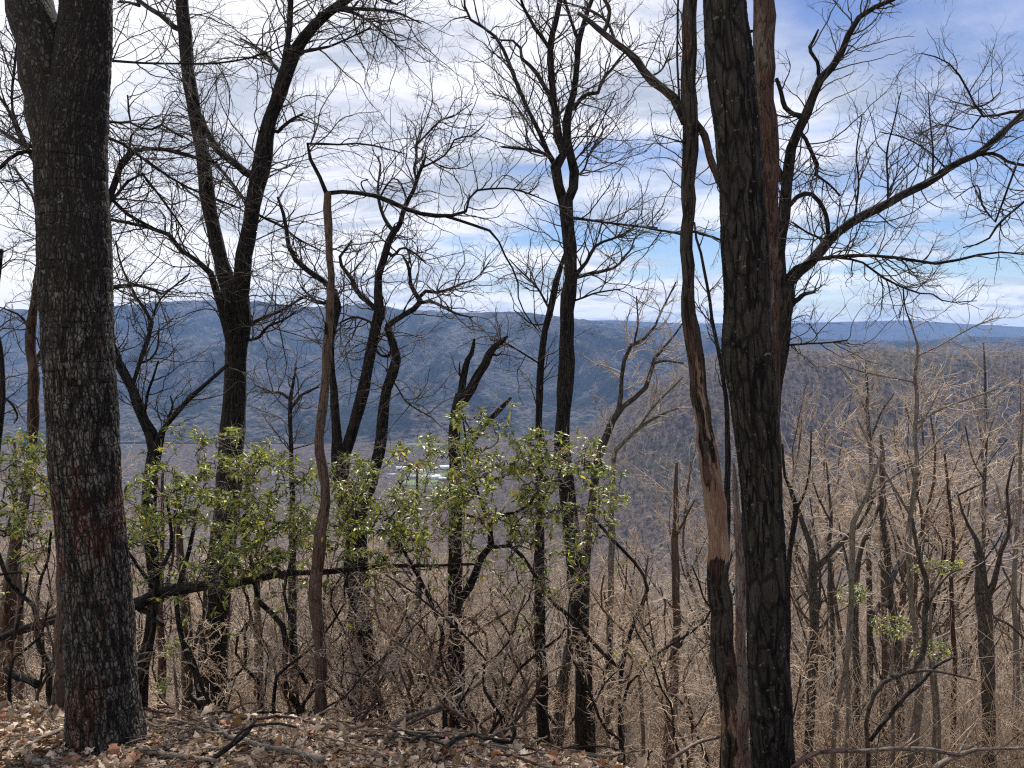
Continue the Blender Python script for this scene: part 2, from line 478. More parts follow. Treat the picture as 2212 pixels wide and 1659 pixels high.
# wooded mountains
def hill_mat(name, a, b, pine_cloud_shade, sc):
    m, T = material(name)
    g = T.n('ShaderNodeNewGeometry').outputs['Position']
    n = T.noise(T.mapping(g, (0, 0, 0), (0, 0, 0), (1, 1, 2.5)), sc, 8, 0.72).outputs[0]
    n2 = T.noise(g, sc * 0.07, 6, 0.62).outputs[0]
    n3 = T.noise(T.mapping(g, (5, 0, 0), (0, 0, 0.4), (1, 0.35, 1)), sc * 0.16, 5, 0.6).outputs[0]
    c = T.mix(T.ramp(n, 0.36, 0.64), a, b)
    c = T.mix(T.math('MULTIPLY', T.ramp(n2, 0.48, 0.58), 0.8), c, pine_cloud_shade)  # dark pine patches, doubling as cloud shadows painted into the slope colour
    c = T.mix(T.math('MULTIPLY', T.ramp(n3, 0.50, 0.60), 0.8), c, tuple(x * 0.5 for x in a))
    finish(T, c, 1.0, (n, 1.0, 8.0), 0.0)
    return m


M['hill'] = hill_mat('wooded_mountain', (0.004, 0.005, 0.005), (0.115, 0.105, 0.092), (0.005, 0.012, 0.007), 0.045)
M['hill2'] = hill_mat('distant_mountain', (0.02, 0.02, 0.02), (0.04, 0.04, 0.04), (0.015, 0.02, 0.015), 0.02)
yr = np.concatenate([np.arange(2150, 5400, 13.0), np.arange(5420, 6200, 60)])
ur = np.linspace(-1.05, 1.05, 820)
Yg, Ug = np.meshgrid(yr, ur, indexing='ij')
Xg = Ug * (Yg * 0.45 + 2600)
tag(grid_obj('mountain', Xg, Yg, H_mount(Xg, Yg), M['hill']), kind='structure')
yr = np.arange(7200, 10600, 60.0)
Yg, Ug = np.meshgrid(yr, np.linspace(-1.0, 1.0, 500), indexing='ij')
Xg = Ug * (Yg * 0.9)
tag(grid_obj('mountain', Xg, Yg, H_far(Xg, Yg), M['hill2']), kind='structure')

# haze
m, T = material('haze')
pv = T.n('ShaderNodeVolumePrincipled', {'Color': (0.34, 0.54, 0.98, 1), 'Density': 0.00007, 'Anisotropy': 0.0})
T.n('ShaderNodeOutputMaterial', {'Volume': pv.outputs[0]})
bx0, bx1, by0, by1, bz0, bz1 = -13500, 13500, -40, 13200, FLOOR - 12, 275
V = [(x, y, z) for x in (bx0, bx1) for y in (by0, by1) for z in (bz0, bz1)]
hz = mesh_obj('haze', V, [(0, 1, 3, 2), (4, 6, 7, 5), (0, 4, 5, 1), (2, 3, 7, 6), (0, 2, 6, 4), (1, 5, 7, 3)], m, smooth=False)
tag(hz, kind='stuff')


# ------------------------------------------------------------------ tubes
class Tubes:
    def __init__(s):
        s.V, s.F, s.U, s.n = [], [], [], 0

    def add(s, path, rad, S_=3, bark_=None):
        """path (N,K,3), rad (N,K)"""
        path = np.asarray(path, float)
        rad = np.asarray(rad, float)
        if path.ndim == 2:
            path, rad = path[None], rad[None]
        N, K, _ = path.shape
        if N == 0:
            return s
        t = np.gradient(path, axis=1)
        t /= np.linalg.norm(t, axis=2, keepdims=True) + 1e-12
        mean = np.abs(path[:, -1] - path[:, 0])
        ref = np.zeros((N, 3))
        # seam faces away from the viewer wherever the stem does not run straight away from him
        along = mean[:, 1] > 0.8 * np.linalg.norm(mean, axis=1)
        ref[~along] = (0.02, 1, 0.03)
        ref[along] = (0.1, 0, 1)
        a = np.cross(t, ref[:, None, :])
        a /= np.linalg.norm(a, axis=2, keepdims=True) + 1e-12
        b = np.cross(t, a)
        ang = np.arange(S_) * 2 * math.pi / S_ + math.pi / 2
        r = rad[..., None, None]
        if bark_ is not None:
            r = r + bark_(path, rad, S_)[..., None]
        ring = path[:, :, None, :] + r * (np.cos(ang)[:, None] * a[:, :, None, :] + np.sin(ang)[:, None] * b[:, :, None, :])
        s.V.append(ring.reshape(-1, 3))
        base = s.n + (np.arange(N) * K * S_)[:, None, None] + (np.arange(K - 1) * S_)[None, :, None]
        j = np.arange(S_)[None, None, :]
        jn = (j + 1) % S_
        q = np.stack([base + j, base + jn, base + S_ + jn, base + S_ + j], -1)
        s.F.append(q.reshape(-1, 4))
        seg = np.linalg.norm(np.diff(path, axis=1), axis=2)
        v = np.concatenate([np.zeros((N, 1)), np.cumsum(seg, 1)], 1) + rng.random((N, 1)) * 50
        circ = 2 * math.pi * rad.mean(1)
        u0 = (np.arange(S_) / S_)[None, None, :] * circ[:, None, None]
        u1 = ((np.arange(S_) + 1) / S_)[None, None, :] * circ[:, None, None]
        u0 = np.broadcast_to(u0, (N, K - 1, S_))
        u1 = np.broadcast_to(u1, (N, K - 1, S_))
        v0 = np.broadcast_to(v[:, :-1, None], (N, K - 1, S_))
        v1 = np.broadcast_to(v[:, 1:, None], (N, K - 1, S_))
        s.U.append(np.stack([np.stack([u0, v0], -1), np.stack([u1, v0], -1), np.stack([u1, v1], -1), np.stack([u0, v1], -1)], 3).reshape(-1, 2))
        s.n += N * K * S_
        return s

    def build(s, name, mat, parent=None, link=True):
        return mesh_obj(name, np.concatenate(s.V), np.concatenate(s.F), mat, parent, True, np.concatenate(s.U), None, link)


def parse(txt):
    return np.array([[float(v) for v in p.split(',')] for p in txt.split()])


def spline(A, n):
    """catmull-rom through the rows of A, resampled to n rows evenly by length"""
    A = np.asarray(A, float)
    if len(A) < 3:
        t = np.linspace(0, 1, n)[:, None]
        return A[0] * (1 - t) + A[-1] * t
    Pp = np.vstack([2 * A[0] - A[1], A, 2 * A[-1] - A[-2]])
    outp = []
    u = np.linspace(0, 1, 12, endpoint=False)[:, None]
    for i in range(1, len(Pp) - 2):
        p0, p1, p2, p3 = Pp[i - 1], Pp[i], Pp[i + 1], Pp[i + 2]
        outp.append(0.5 * ((2 * p1) + (p2 - p0) * u + (2 * p0 - 5 * p1 + 4 * p2 - p3) * u ** 2 + (3 * p1 - p0 - 3 * p2 + p3) * u ** 3))
    B = np.vstack(outp + [A[-1:]])
    d = np.concatenate([[0], np.cumsum(np.linalg.norm(np.diff(B[:, :3], axis=0), axis=1))])
    t = np.linspace(0, d[-1], n)
    return np.stack([np.interp(t, d, B[:, c]) for c in range(B.shape[1])], 1)


def traced(txt, Y0, Y1=None, n=None, wob=0.25, to_ground=False, cap=True):
    """a stem surveyed as x,y,width; returns path (n,3) and radii"""
    A = parse(txt)
    if Y1 is None:
        Y1 = Y0
    L = np.concatenate([[0], np.cumsum(np.hypot(*np.diff(A[:, :2], axis=0).T))])
    Yv = Y0 + (Y1 - Y0) * L / L[-1]
    pts = P(A[:, 0], A[:, 1], Yv)
    r = A[:, 2] * Yv / F / 2
    Q = np.concatenate([pts, r[:, None]], 1)
    if to_ground:
        p = Q[0].copy()
        gz = H(p[0], p[1])
        if p[2] > gz:
            drift = (Q[0, :2] - Q[1, :2]) * 0.15
            steps = max(1, int((p[2] - gz) / 1.2))
            ext = []
            for i in range(steps, 0, -1):
                f_ = i / steps
                x, y = p[0] + drift[0] * f_, p[1] + drift[1] * f_
                ext.append([x, y, p[2] + (H(x, y) - 0.15 - p[2]) * f_, p[3] * (1 + 0.25 * f_)])
            Q = np.vstack([np.array(ext), Q])
    tot = np.linalg.norm(np.diff(Q[:, :3], axis=0), axis=1).sum()
    if n is None:
        n = int(np.clip(tot / (0.02 * Y0), 10, 60))
    B = spline(Q, n)
    w = rng.normal(0, 1, (n, 3)) * np.minimum(B[:, 3:4] * wob, 0.009)
    w = (w + np.roll(w, 1, 0)) / 2
    w[0] = 0
    B[:, :3] += w
    B[:, 3] = np.maximum(B[:, 3] * (1 + rng.normal(0, 0.05, n)), 0.0012)
    pth, rr = B[:, :3], B[:, 3]
    if cap:
        d0 = pth[0] - pth[1]
        d1 = pth[-1] - pth[-2]
        d1 = d1 / (np.linalg.norm(d1) + 1e-9)
        pth = np.vstack([pth[0], pth, pth[-1] + d1 * rr[-1] * 0.5])
        rr = np.concatenate([[1e-4], rr, [1e-4]])
    return pth, rr


def grow(paths, rads, count, length, ang, K, r0, r1, wig=0.16, up=0.0, tmin=0.15, tmax=1.0, rmax=None, keep=0.6):
    """side shoots, all of one order at once.  paths (N,K0,3)"""
    N, K0, _ = paths.shape
    seg = np.linalg.norm(np.diff(paths, axis=1), axis=2).sum(1)
    pr = seg / seg.sum()
    idx = rng.choice(N, count, p=pr)
    t = (tmin + (tmax - tmin) * rng.random(count)) * (K0 - 1)
    i = np.minimum(t.astype(int), K0 - 2)
    f = (t - i)[:, None]
    a, b = paths[idx, i], paths[idx, i + 1]
    pos = a * (1 - f) + b * f
    tan = b - a
    tan /= np.linalg.norm(tan, axis=1, keepdims=True) + 1e-9
    rv = rng.normal(size=(count, 3))
    perp = rv - (rv * tan).sum(1, keepdims=True) * tan
    perp /= np.linalg.norm(perp, axis=1, keepdims=True) + 1e-9
    an = rng.uniform(ang[0], ang[1], count)[:, None]
    d = np.cos(an) * tan + np.sin(an) * perp
    L = rng.uniform(length[0], length[1], count) * (0.55 + 0.45 * (1 - t / (K0 - 1)))
    out_ = np.empty((count, K, 3))
    out_[:, 0] = pos
    bend = rng.normal(0, wig * 0.22, (count, 3))
    for s_ in range(1, K):
        d = d + rng.normal(0, wig, (count, 3)) + bend + np.array([0, 0, up])
        d /= np.linalg.norm(d, axis=1, keepdims=True)
        out_[:, s_] = out_[:, s_ - 1] + d * (L / (K - 1))[:, None]
    pr_ = rads[idx, i]
    rs = np.minimum(pr_ * keep, r0)
    tt = np.linspace(0, 1, K)[None, :]
    rr = rs[:, None] * (1 - tt) + np.minimum(r1, rs)[:, None] * tt
    return out_, rr


def resamp(path, rad, n=24):
    B = spline(np.concatenate([path, rad[:, None]], 1), n)
    return B[:, :3], B[:, 3]


def furrows(depth, lump_, seed, wu, wv, block=0.0, width=0.06):
    """relief of the bark on a wrapped strip: wandering fissures along the stem, cross breaks where block > 0"""
    def f(path, rad, S_):
        N, K, _ = path.shape
        res = np.empty((N, K, S_))
        for n in range(N):
            circ = 2 * math.pi * rad[n].mean()
            v = np.concatenate([[0], np.cumsum(np.linalg.norm(np.diff(path[n], axis=0), axis=1))])[:, None]
            u = (np.arange(S_) / S_)[None, :] * circ
            U, Vv = np.broadcast_arrays(u, v)
            wx = (fbm(U * 6, Vv * 5, 2, seed + 3) - 0.5) * 0.03
            a1 = fbm((U + wx) / wu, Vv / wv, 2, seed)
            pl = sstep(np.abs(a1 - 0.5), 0.004, width)
            a2 = fbm((U + wx) / wu * 2.1 + 31, Vv / wv * 2.3, 2, seed + 7)
            pl = pl * (0.5 + 0.5 * sstep(np.abs(a2 - 0.5), 0.0, width))
            if block:
                a3 = fbm(U / wu * 1.6 + 11, Vv / wu * 1.3, 2, seed + 9)
                pl = pl * (1 - block + block * sstep(np.abs(a3 - 0.5), 0.0, 0.05))
            big = fbm(U * 4 + 5, Vv * 2, 3, seed)
            th = u / circ * 2 * math.pi
            lump = fbm(np.cos(th) * 1.2 + 7 + 0 * Vv, Vv * 1.5 + np.sin(th), 3, seed + 5) - 0.5
            k_ = np.minimum(1, rad[n] / rad[n].max())[:, None]
            res[n] = (depth * (pl - 1) * (0.6 + 0.8 * big) + lump_ * lump + 0.1 * depth * rng.normal(0, 1, U.shape)) * k_
            res[n][0] = 0
            res[n][-1] = 0
        return res
    return f


# ------------------------------------------------------------------ the surveyed trees
def make_tree(name, label, cat, Y, trunks, limbs, mat, twig_mat='twig', twigs=1.0, wild=1.0, sides=14, hero=None, tw_len=1.0,
              group=None, limb_mat=None, up=0.02, top_only=None, trunk_labels=None):
    u = Y / F                                             # metres per picture unit at this tree
    first = traced(trunks[0], Y, to_ground=True)
    base = first[0][0]
    root = empty(name, (float(base[0]), float(base[1]), float(H(base[0], base[1]))), label, cat, group)
    hold_p, hold_r = [], []
    for i, t in enumerate(trunks):
        if hero and i == 0:
            p, r = traced(t, Y, n=hero[1], wob=0.05, to_ground=True)
            # smooth the radius noise of the dense sampling
            ker = np.ones(25) / 25
            r[1:-1] = np.convolve(np.pad(r[1:-1], 12, mode='edge'), ker, 'valid')
            for c_ in range(3):
                p[1:-1, c_] = np.convolve(np.pad(p[1:-1, c_], 12, mode='reflect', reflect_type='odd'), ker, 'valid')
            o = Tubes().add(p, r, hero[0], hero[2]).build('trunk', M[mat], root)
        else:
            p, r = traced(t, Y, to_ground=(i == 0))
            o = Tubes().add(p, r, sides).build('trunk' if i == 0 else 'stem', M[mat], root)
        hold_p.append(resamp(p[1:-1], r[1:-1])[0]); hold_r.append(resamp(p[1:-1], r[1:-1])[1])
    for l in limbs:
        txt, dy0, dy1 = l if isinstance(l, tuple) else (l, 0.0, rng.uniform(-0.09, 0.12) * Y)
        p, r = traced(txt, Y + dy0, Y + dy1)
        allp = np.concatenate(hold_p)
        dd = np.linalg.norm(allp - p[1], axis=1)
        j = int(np.argmin(dd))
        rj = np.concatenate(hold_r)[j]
        if 0.3 * rj < dd[j] < 0.9 + rj:
            inner = allp[j] + (p[1] - allp[j]) * 0.02
            p = np.vstack([inner, inner, (inner + p[1]) / 2, p[1:]])
            r = np.concatenate([[1e-4], [r[1] * 1.15, r[1] * 1.08], r[1:]])
        Tubes().add(p, r, 9 if r.max() > 4 * u else 6).build('limb', M[limb_mat or mat], root)
        a, b = resamp(p[1:-1], r[1:-1])
        hold_p.append(a); hold_r.append(b)
    if twigs > 0:
        A, R = np.array(hold_p), np.array(hold_r)
        if top_only is not None:                      # shoots only from the part above this line of the picture
            z = P(CW / 2, top_only, Y)[2]
            keepm = A[:, -1, 2] > z
            A, R = A[keepm], R[keepm]
            A2, R2 = [], []
            for a, b in zip(A, R):
                ok = a[:, 2] > z
                a2, b2 = a[ok], b[ok]
                if len(a2) > 3:
                    x_, y_ = resamp(a2, b2)
                    A2.append(x_); R2.append(y_)
            A, R = np.array(A2), np.array(R2)
        # thick stems carry few shoots, thin limbs many
        tl = np.linalg.norm(np.diff(A, axis=1), axis=2).sum(1)
        tot = tl.sum() / u
        n1 = max(4, int(tot / 33 * twigs))
        l1, q1 = grow(A, R, n1, (80 * u * tw_len, 260 * u * tw_len), (0.45, 1.25), 14, 1.6 * u, 0.48 * u, 0.17 * wild, up, 0.12)
        n2 = int(n1 * 4.2)
        l2, q2 = grow(l1, q1, n2, (30 * u * tw_len, 105 * u * tw_len), (0.4, 1.1), 9, 0.75 * u, 0.28 * u, 0.19 * wild, up, 0.12)
        n3 = int(n2 * 2.3)
        l3, q3 = grow(l2, q2, n3, (9 * u * tw_len, 36 * u * tw_len), (0.4, 1.0), 5, 0.42 * u, 0.2 * u, 0.19 * wild, up, 0.15, keep=0.85)
        tb = Tubes().add(l1, q1, 4).add(l2, q2, 3).add(l3, q3, 3)
        tb.build('crown', M[twig_mat], root)['kind'] = 'stuff'
    return root


OAK = [  # trunk running on into the right fork, then the left fork
    '238,1700,290 235,1668,235 232,1640,192 228,1600,168 222,1506,150 214,1339,142 197,1139,140 189,1086,138 178,886,140 168,720,139 162,553,141 157,433,140 153,345,140 157,290,134 166,230,124 176,160,112 183,90,103 187,10,98 189,-90,96 190,-200,92',
    '150,430,84 143,370,100 131,300,108 113,215,111 95,140,107 79,70,102 62,0,97 42,-90,95 18,-200,92']
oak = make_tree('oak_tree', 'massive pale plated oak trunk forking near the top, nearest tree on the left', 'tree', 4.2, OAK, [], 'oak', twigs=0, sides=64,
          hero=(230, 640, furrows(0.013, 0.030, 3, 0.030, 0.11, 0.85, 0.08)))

for txt_, ya, yb in (('268,1580,60 292,1628,58 322,1654,38 356,1666,22 395,1674,9', 4.2, 4.0), ('195,1600,60 168,1640,52 138,1662,34 105,1674,14', 4.2, 4.0)):
    p_, r_ = traced(txt_, ya, yb)
    Tubes().add(p_, r_, 16).build('root', M['ridged'], oak)

make_tree('tree', 'dark tall tree splitting into a wide V of two straight limbs', 'tree', 9.0,
          ['460,1530,68 462,1400,62 468,1300,58 485,1150,56 503,920,53 508,850,50 512,753,48 514,686,52 508,640,54 506,610,46'],
          [('498,660,34 492,620,34 475,553,32 470,533,33 450,433,32 436,333,29 419,233,27 400,133,27 397,67,28 392,0,25 387,-90,24 380,-200,20', 0, 0.3),
           ('516,660,34 522,610,35 531,533,34 548,433,33 566,350,38 580,267,30 597,217,30 623,150,29 645,100,25 683,50,22 715,17,18 770,-15,15 830,-60,10', 0, -0.3),
           ('612,165,13 622,90,13 628,0,12 632,-90,10', -0.2, -0.4), ('530,372,17 495,342,16 465,315,16 445,280,13 430,240,11', 0, 0.2),
           ('392,66,13 378,60,13 355,38,11 327,20,10 297,0,9 260,-30,6', 0.2, 0.7), ('604,155,7 575,118,7 560,105,6 520,83,4', -0.1, 0.4),
           ('640,115,8 690,105,6 737,90,4 800,60,3', -0.2, -0.7), ('600,285,8 625,262,7 655,244,4', -0.1, -0.2),
           ('512,770,34 500,725,28 487,692,24 478,660,20 470,636,17 460,596,14 443,573,12 413,556,10 380,530,9 367,507,9 300,487,8 230,473,7', 0, -0.8),
           ('536,705,9 560,690,8 585,680,7 615,667,6 640,650,5 665,640,3', 0, 0.5), ('538,735,7 560,728,7 580,705,6 612,692,5 640,672,3', 0, -0.6),
           ('545,445,6 520,420,6 480,370,7 455,345,5 430,320,4', 0, 0.8), ('560,465,6 610,490,6 640,515,5 700,545,3', 0, 0.7),
           ('300,12,7 275,5,5 255,5,4', 0.6, 0.8), ('690,30,9 740,22,8 790,40,6 830,75,4 870,110,3', -0.3, -0.8), ('720,15,9 780,18,7 850,25,5 910,50,3', -0.3, -1.2),
           ('700,30,7 740,0,9 800,-10,7 860,10,4', -0.3, 0.6)],
          'dark', twigs=2.0, top_only=760, tw_len=1.15)

make_tree('tree', 'bare forest tree hidden behind the big oak, limbs reaching out on both sides', 'tree', 7.4,
          ['165,1480,50 165,1100,44 166,700,38 166,450,34 168,250,28 170,50,22 172,-100,16'],
          [('180,620,20 205,520,18 230,453,15 243,410,14 260,367,12 270,333,11 300,325,9 337,320,9 383,330,9 427,343,8 470,352,4', 0, 0.6),
           ('180,280,10 223,293,7 267,312,6 300,337,6 333,360,6 383,393,5 433,417,5 520,450,4', 0, 0.3), ('180,250,10 223,260,7 250,265,6 283,265,5 320,283,5 343,267,5 377,287,4 395,297,4', 0, -0.2),
           ('180,125,9 233,130,6 283,135,5 367,137,4 467,137,4 567,117,3 633,87,3', 0, 0.8), ('190,390,12 240,430,8 277,463,8 327,490,6 360,505,4', 0, 0.9),
           ('190,640,14 233,623,10 283,615,8 317,620,7 350,636,5', 0, -0.5), ('160,500,14 100,400,10 83,370,9 67,333,8 40,293,8 20,240,7 0,213,6 -50,150,5', 0, 0.4),
           ('150,330,12 80,328,7 53,328,7 27,337,7 0,363,8 -60,400,6', 0, -0.4), ('150,360,12 60,312,9 33,300,8 0,283,8 -50,250,5', 0, 0.6),
           ('60,320,6 30,250,5 25,200,5 33,133,5 40,60,3', 0.2, 0.6), ('283,265,4 278,235,4 275,205,3', 0, 0), ('160,620,10 90,500,7 70,420,6 30,360,5', 0, 0.9),
           ('262,365,6 280,320,5 285,290,4 330,250,3', 0, 0.2), ('180,500,9 235,440,7 300,375,6 340,420,5 380,470,4 400,500,3', 0, 0.8), ('150,250,9 90,190,5 30,170,4 0,90,3', 0, 0.5)],
          'dark', twigs=2.0, top_only=700, tw_len=1.1)

make_tree('tree', 'slender dark stems twisting up beside the oak with one long bare limb slanting right', 'tree', 7.6,
          ['303,1480,30 318,1400,26 333,1290,24 328,1200,28 322,1140,32 325,1050,30 335,970,30 317,920,26 300,886,22 283,836,20 263,796,18 243,753,16 238,696,12 232,640,8'],
          [('332,985,20 345,950,20 353,930,14 383,893,11 433,840,9 493,786,8', 0, -0.4), ('286,835,9 292,815,9 300,786,10 317,736,10 327,700,9 312,670,7 300,653,6 283,620,5 260,570,4 250,520,3', 0, 0.5),
           ('308,900,7 315,880,6 320,846,6 332,812,5 342,780,4', 0, -0.3), ('322,705,5 345,650,4 380,615,4 410,590,3', 0.3, 0.9), ('352,935,5 372,880,5 368,855,3', -0.1, -0.3), ('300,785,6 325,775,5 340,750,4 345,700,3', 0, 0.6)],
          'dark', twigs=1.5, top_only=980, tw_len=0.8)

make_tree('tree', 'slim brown crooked tree whose single long limb bends away to the right', 'tree', 6.0,
          ['692,1590,34 692,1540,28 692,1400,25 679,1306,28 688,1206,27 702,1106,24 700,1053,20 693,953,21 697,886,20 703,820,19 708,736,19 712,686,17 711,553,15 708,500,17 706,433,16 708,412,14'],
          [('705,418,11 715,411,10 737,413,9 770,417,9 820,427,10 877,450,10 924,463,9 960,466,9 985,465,7 1000,460,6 1014,450,6 1014,432,5 1013,417,5 1030,411,5 1054,408,5 1090,407,4 1124,412,4 1160,425,3 1210,447,2', 0, 0.8),
           ('960,466,7 1000,478,6 1037,490,6 1070,505,5 1080,530,4 1095,560,4 1117,600,4 1120,646,3 1140,686,3 1167,720,2', 0.5, 1.3),
           ('706,420,10 700,398,10 693,383,9 677,353,8 657,317,8 667,310,6 700,311,5 733,313,4 780,310,4 837,322,3 877,333,2', 0, -0.5),
           ('705,725,8 704,700,7', 0, -0.1), ('820,428,5 835,400,4 850,385,3 865,395,3 880,430,3', 0.3, 0.2), ('790,420,4 780,395,3 795,388,3', 0.3, 0.1)],
          'brown', twigs=1.3, top_only=560, tw_len=0.9, limb_mat='dark')

make_tree('tree', 'clump of gnarled dark stems leaning apart above the laurels, left of the centre', 'tree', 8.4,
          ['792,1570,70 790,1480,56 778,1300,50 770,1150,44 775,1090,40 795,1060,30 814,986,26 827,920,25 834,853,24 847,813,22 855,770,20 847,736,18 838,708,16',
           '765,1120,34 745,1050,28 744,983,25 760,936,25 777,870,25 790,813,25 804,760,23 811,713,23 818,666,23 815,620,17 820,580,16 832,553,15 836,535,16 850,510,14 859,493,13',
           '755,1120,28 735,1060,26 728,1000,24 726,950,22 724,886,18 719,820,15 717,760,13 719,720,13 729,680,16 730,655,17 722,625,13 707,612,12 683,596,12 657,576,12 633,553,11 622,520,9 615,470,8 600,425,5'],
          [('836,706,13 847,696,13 870,683,13 900,663,13 908,650,14 900,636,12 887,610,8 885,583,7 878,565,7 870,552,4', 0, 0.3), ('903,645,9 924,628,8 944,633,7 970,625,6 997,613,4 1030,600,3 1060,560,2', 0.2, 0.8),
           ('905,655,7 930,652,7 955,662,6 985,678,5 1020,686,3', 0.2, -0.5), ('857,497,12 870,460,11 887,423,9 904,383,8 914,353,7 919,337,4', 0, -0.3),
           ('900,390,6 894,367,6 900,340,6 900,313,6 924,290,4 950,260,4 970,257,3 1020,223,2', -0.2, 0.5), ('912,362,5 950,343,4 970,323,4 984,300,4 1020,292,3 1037,277,3 1047,267,2', -0.2, -0.9),
           ('852,502,9 834,477,8 819,437,7 817,400,5 822,360,4 817,337,3', 0, 0.5), ('812,668,12 795,652,11 780,640,11 767,620,10 760,596,9 745,583,8 733,560,7 745,540,5 760,520,4', 0, 0.5),
           ('838,545,8 850,553,7 870,535,5 900,550,4 920,570,3', 0, -0.4), ('811,700,7 790,690,6 760,686,5 730,700,4', 0, 0.4), ('838,770,7 820,765,6 806,745,6', 0, 0), ('829,690,6 820,655,10', 0, 0),
           ('700,655,8 680,650,9 670,640,6 650,620,4', 0.1, 0.4), ('920,340,3 960,362,3 1000,363,2 1018,350,2', -0.2, -0.5), ('834,800,5 860,840,4 880,870,4 930,900,3', 0, -0.5)],
          'dark', twigs=1.9, top_only=900, tw_len=0.95, wild=1.25)

make_tree('snapped_tree', 'broken dead trunk ending in two jagged prongs like a Y', 'dead tree', 8.2,
          ['985,1600,46 985,1400,38 983,1200,31 984,1046,28 980,953,27 985,886,24 996,855,26'],
          [('992,870,16 1000,820,15 1007,786,13 1019,760,10 1025,733,5', 0, 0.1), ('1000,866,22 1020,836,20 1037,803,19 1054,770,18 1070,750,15 1085,738,11 1097,726,4', 0, -0.2),
           ('993,810,6 992,795,4 994,780,2', 0, 0), ('985,985,12 1030,940,12 1060,905,12 1082,884,13 1103,858,6', 0, 0.4), ('1060,765,6 1075,768,5 1085,758,2', -0.1, -0.2)],
          'dark', twigs=0.25, tw_len=0.6, top_only=900)

make_tree('tree', 'straight dark tree rising at the centre and forking into upright limbs', 'tree', 8.6,
          ['1265,1632,50 1262,1550,44 1258,1400,38 1245,1250,38 1230,1100,36 1215,970,34 1217,886,33 1222,800,38 1224,770,38 1223,740,31 1227,686,31 1230,620,30 1233,553,30 1234,533,29 1225,467,28 1221,427,30'],
          [('1218,440,24 1207,400,22 1199,367,23 1201,350,22 1217,333,18 1208,300,18 1197,233,15 1190,167,14 1187,100,13 1204,33,12 1209,0,11 1212,-80,9', 0, -0.3),
           ('1200,358,14 1187,333,12 1167,290,10 1137,230,9 1117,180,9 1094,127,8 1074,83,7 1047,60,6 1010,37,5 1004,0,4 1000,-50,3', 0, 0.6),
           ('1187,104,9 1175,85,8 1157,63,8 1137,27,7 1124,0,6 1110,-40,5', -0.2, -0.7), ('1192,222,8 1187,208,8 1177,187,9 1154,150,9 1126,123,7 1124,103,6 1107,88,5 1084,87,4 1060,80,3', -0.1, 0.5),
           ('1224,440,22 1237,410,22 1240,373,21 1232,333,17 1223,283,18 1230,240,16 1240,200,14 1247,133,13 1250,83,13 1267,33,10 1280,0,9 1300,-70,7', 0, 0.4),
           ('1250,84,8 1244,75,8 1230,33,7 1220,0,7 1215,-50,5', 0.3, -0.1), ('1240,235,10 1252,218,9 1270,203,8 1300,197,8 1297,177,7 1320,150,6 1342,123,5 1360,100,3', 0.2, 0.7),
           ('1196,352,9 1180,335,7 1160,327,7 1120,322,6 1084,318,4', 0, -0.6), ('1238,380,6 1260,368,5 1280,320,4 1310,270,3', 0.1, 0.6), ('1236,355,6 1247,340,4 1280,300,3 1330,200,3', 0, -0.5),
           ('1236,600,12 1250,596,10 1297,586,8 1330,576,6 1350,553,5 1370,530,3', 0, 0.9), ('1240,598,10 1255,580,9 1267,566,8 1290,530,6 1340,510,5 1370,490,4', 0, 0.3),
           ('1232,470,7 1260,474,6 1304,480,5 1370,487,5 1420,492,4', 0, -0.8), ('1240,650,5 1290,632,4 1340,625,3', 0, -0.6), ('1186,334,6 1160,300,4 1130,250,4 1100,215,3 1050,200,2', 0, 0.9)],
          'dark', twigs=1.8, top_only=700, tw_len=0.95, up=0.05)

make_tree('tree', 'narrow dark tree leaning up against the straight centre tree', 'tree', 9.4,
          ['1175,1610,30 1170,1480,28 1166,1300,24 1165,1100,18 1164,970,15 1164,870,16 1170,786,15 1177,720,14 1187,670,15 1200,613,14 1214,566,9 1222,540,5'],
          [('1166,900,6 1172,940,6 1178,975,4', 0, -0.2), ('1187,668,6 1160,620,5 1130,590,4 1100,560,3', 0, 0.6), ('1172,790,5 1140,770,4 1090,740,4 1060,735,3', 0, -0.7), ('1180,700,4 1150,700,4 1110,670,3', 0, 0.5)],
          'dark', twigs=1.4, top_only=1000, tw_len=0.8)

make_tree('dead_tree', 'dead tree with bark peeling to bare tan wood, left of the widest right trunk', 'dead tree', 5.3,
          ['1594,1710,72 1588,1640,62 1581,1540,56 1568,1440,53 1558,1340,50 1549,1240,47 1550,1140,45 1540,1070,45 1529,986,42 1520,920,40 1511,853,37 1504,786,36 1498,730,36 1488,686,30 1486,620,26 1486,533,26 1489,400,30 1490,267,33 1487,133,31 1491,17,32 1494,-100,30 1496,-220,26'],
          [('1480,262,22 1461,222,21 1430,190,20 1394,160,18 1365,120,15 1340,100,12 1300,70,12 1270,45,10 1250,28,8', 0, 0.7), ('1302,72,8 1312,50,9 1315,20,8 1300,-10,8', 0.55, 0.6), ('1328,92,6 1310,45,6 1270,20,5 1225,5,3', 0.5, 0.9),
           ('1500,262,14 1515,282,15 1525,300,16 1535,350,16 1550,387,15 1570,425,14', 0, -0.05), ('1482,505,8 1440,500,5 1380,489,5', 0, 0.5), ('1465,0,5 1463,100,5 1466,200,5 1472,260,5', 0.1, 0.1),
           ('1400,165,5 1425,155,4 1440,130,4 1450,100,2', 0.4, 0.6), ('1480,310,4 1450,300,3 1415,290,2', 0, -0.4), ('1500,500,6 1560,520,5', 0, 0.1)],
          'bare', twigs=0.7, top_only=700, tw_len=0.9, sides=24)

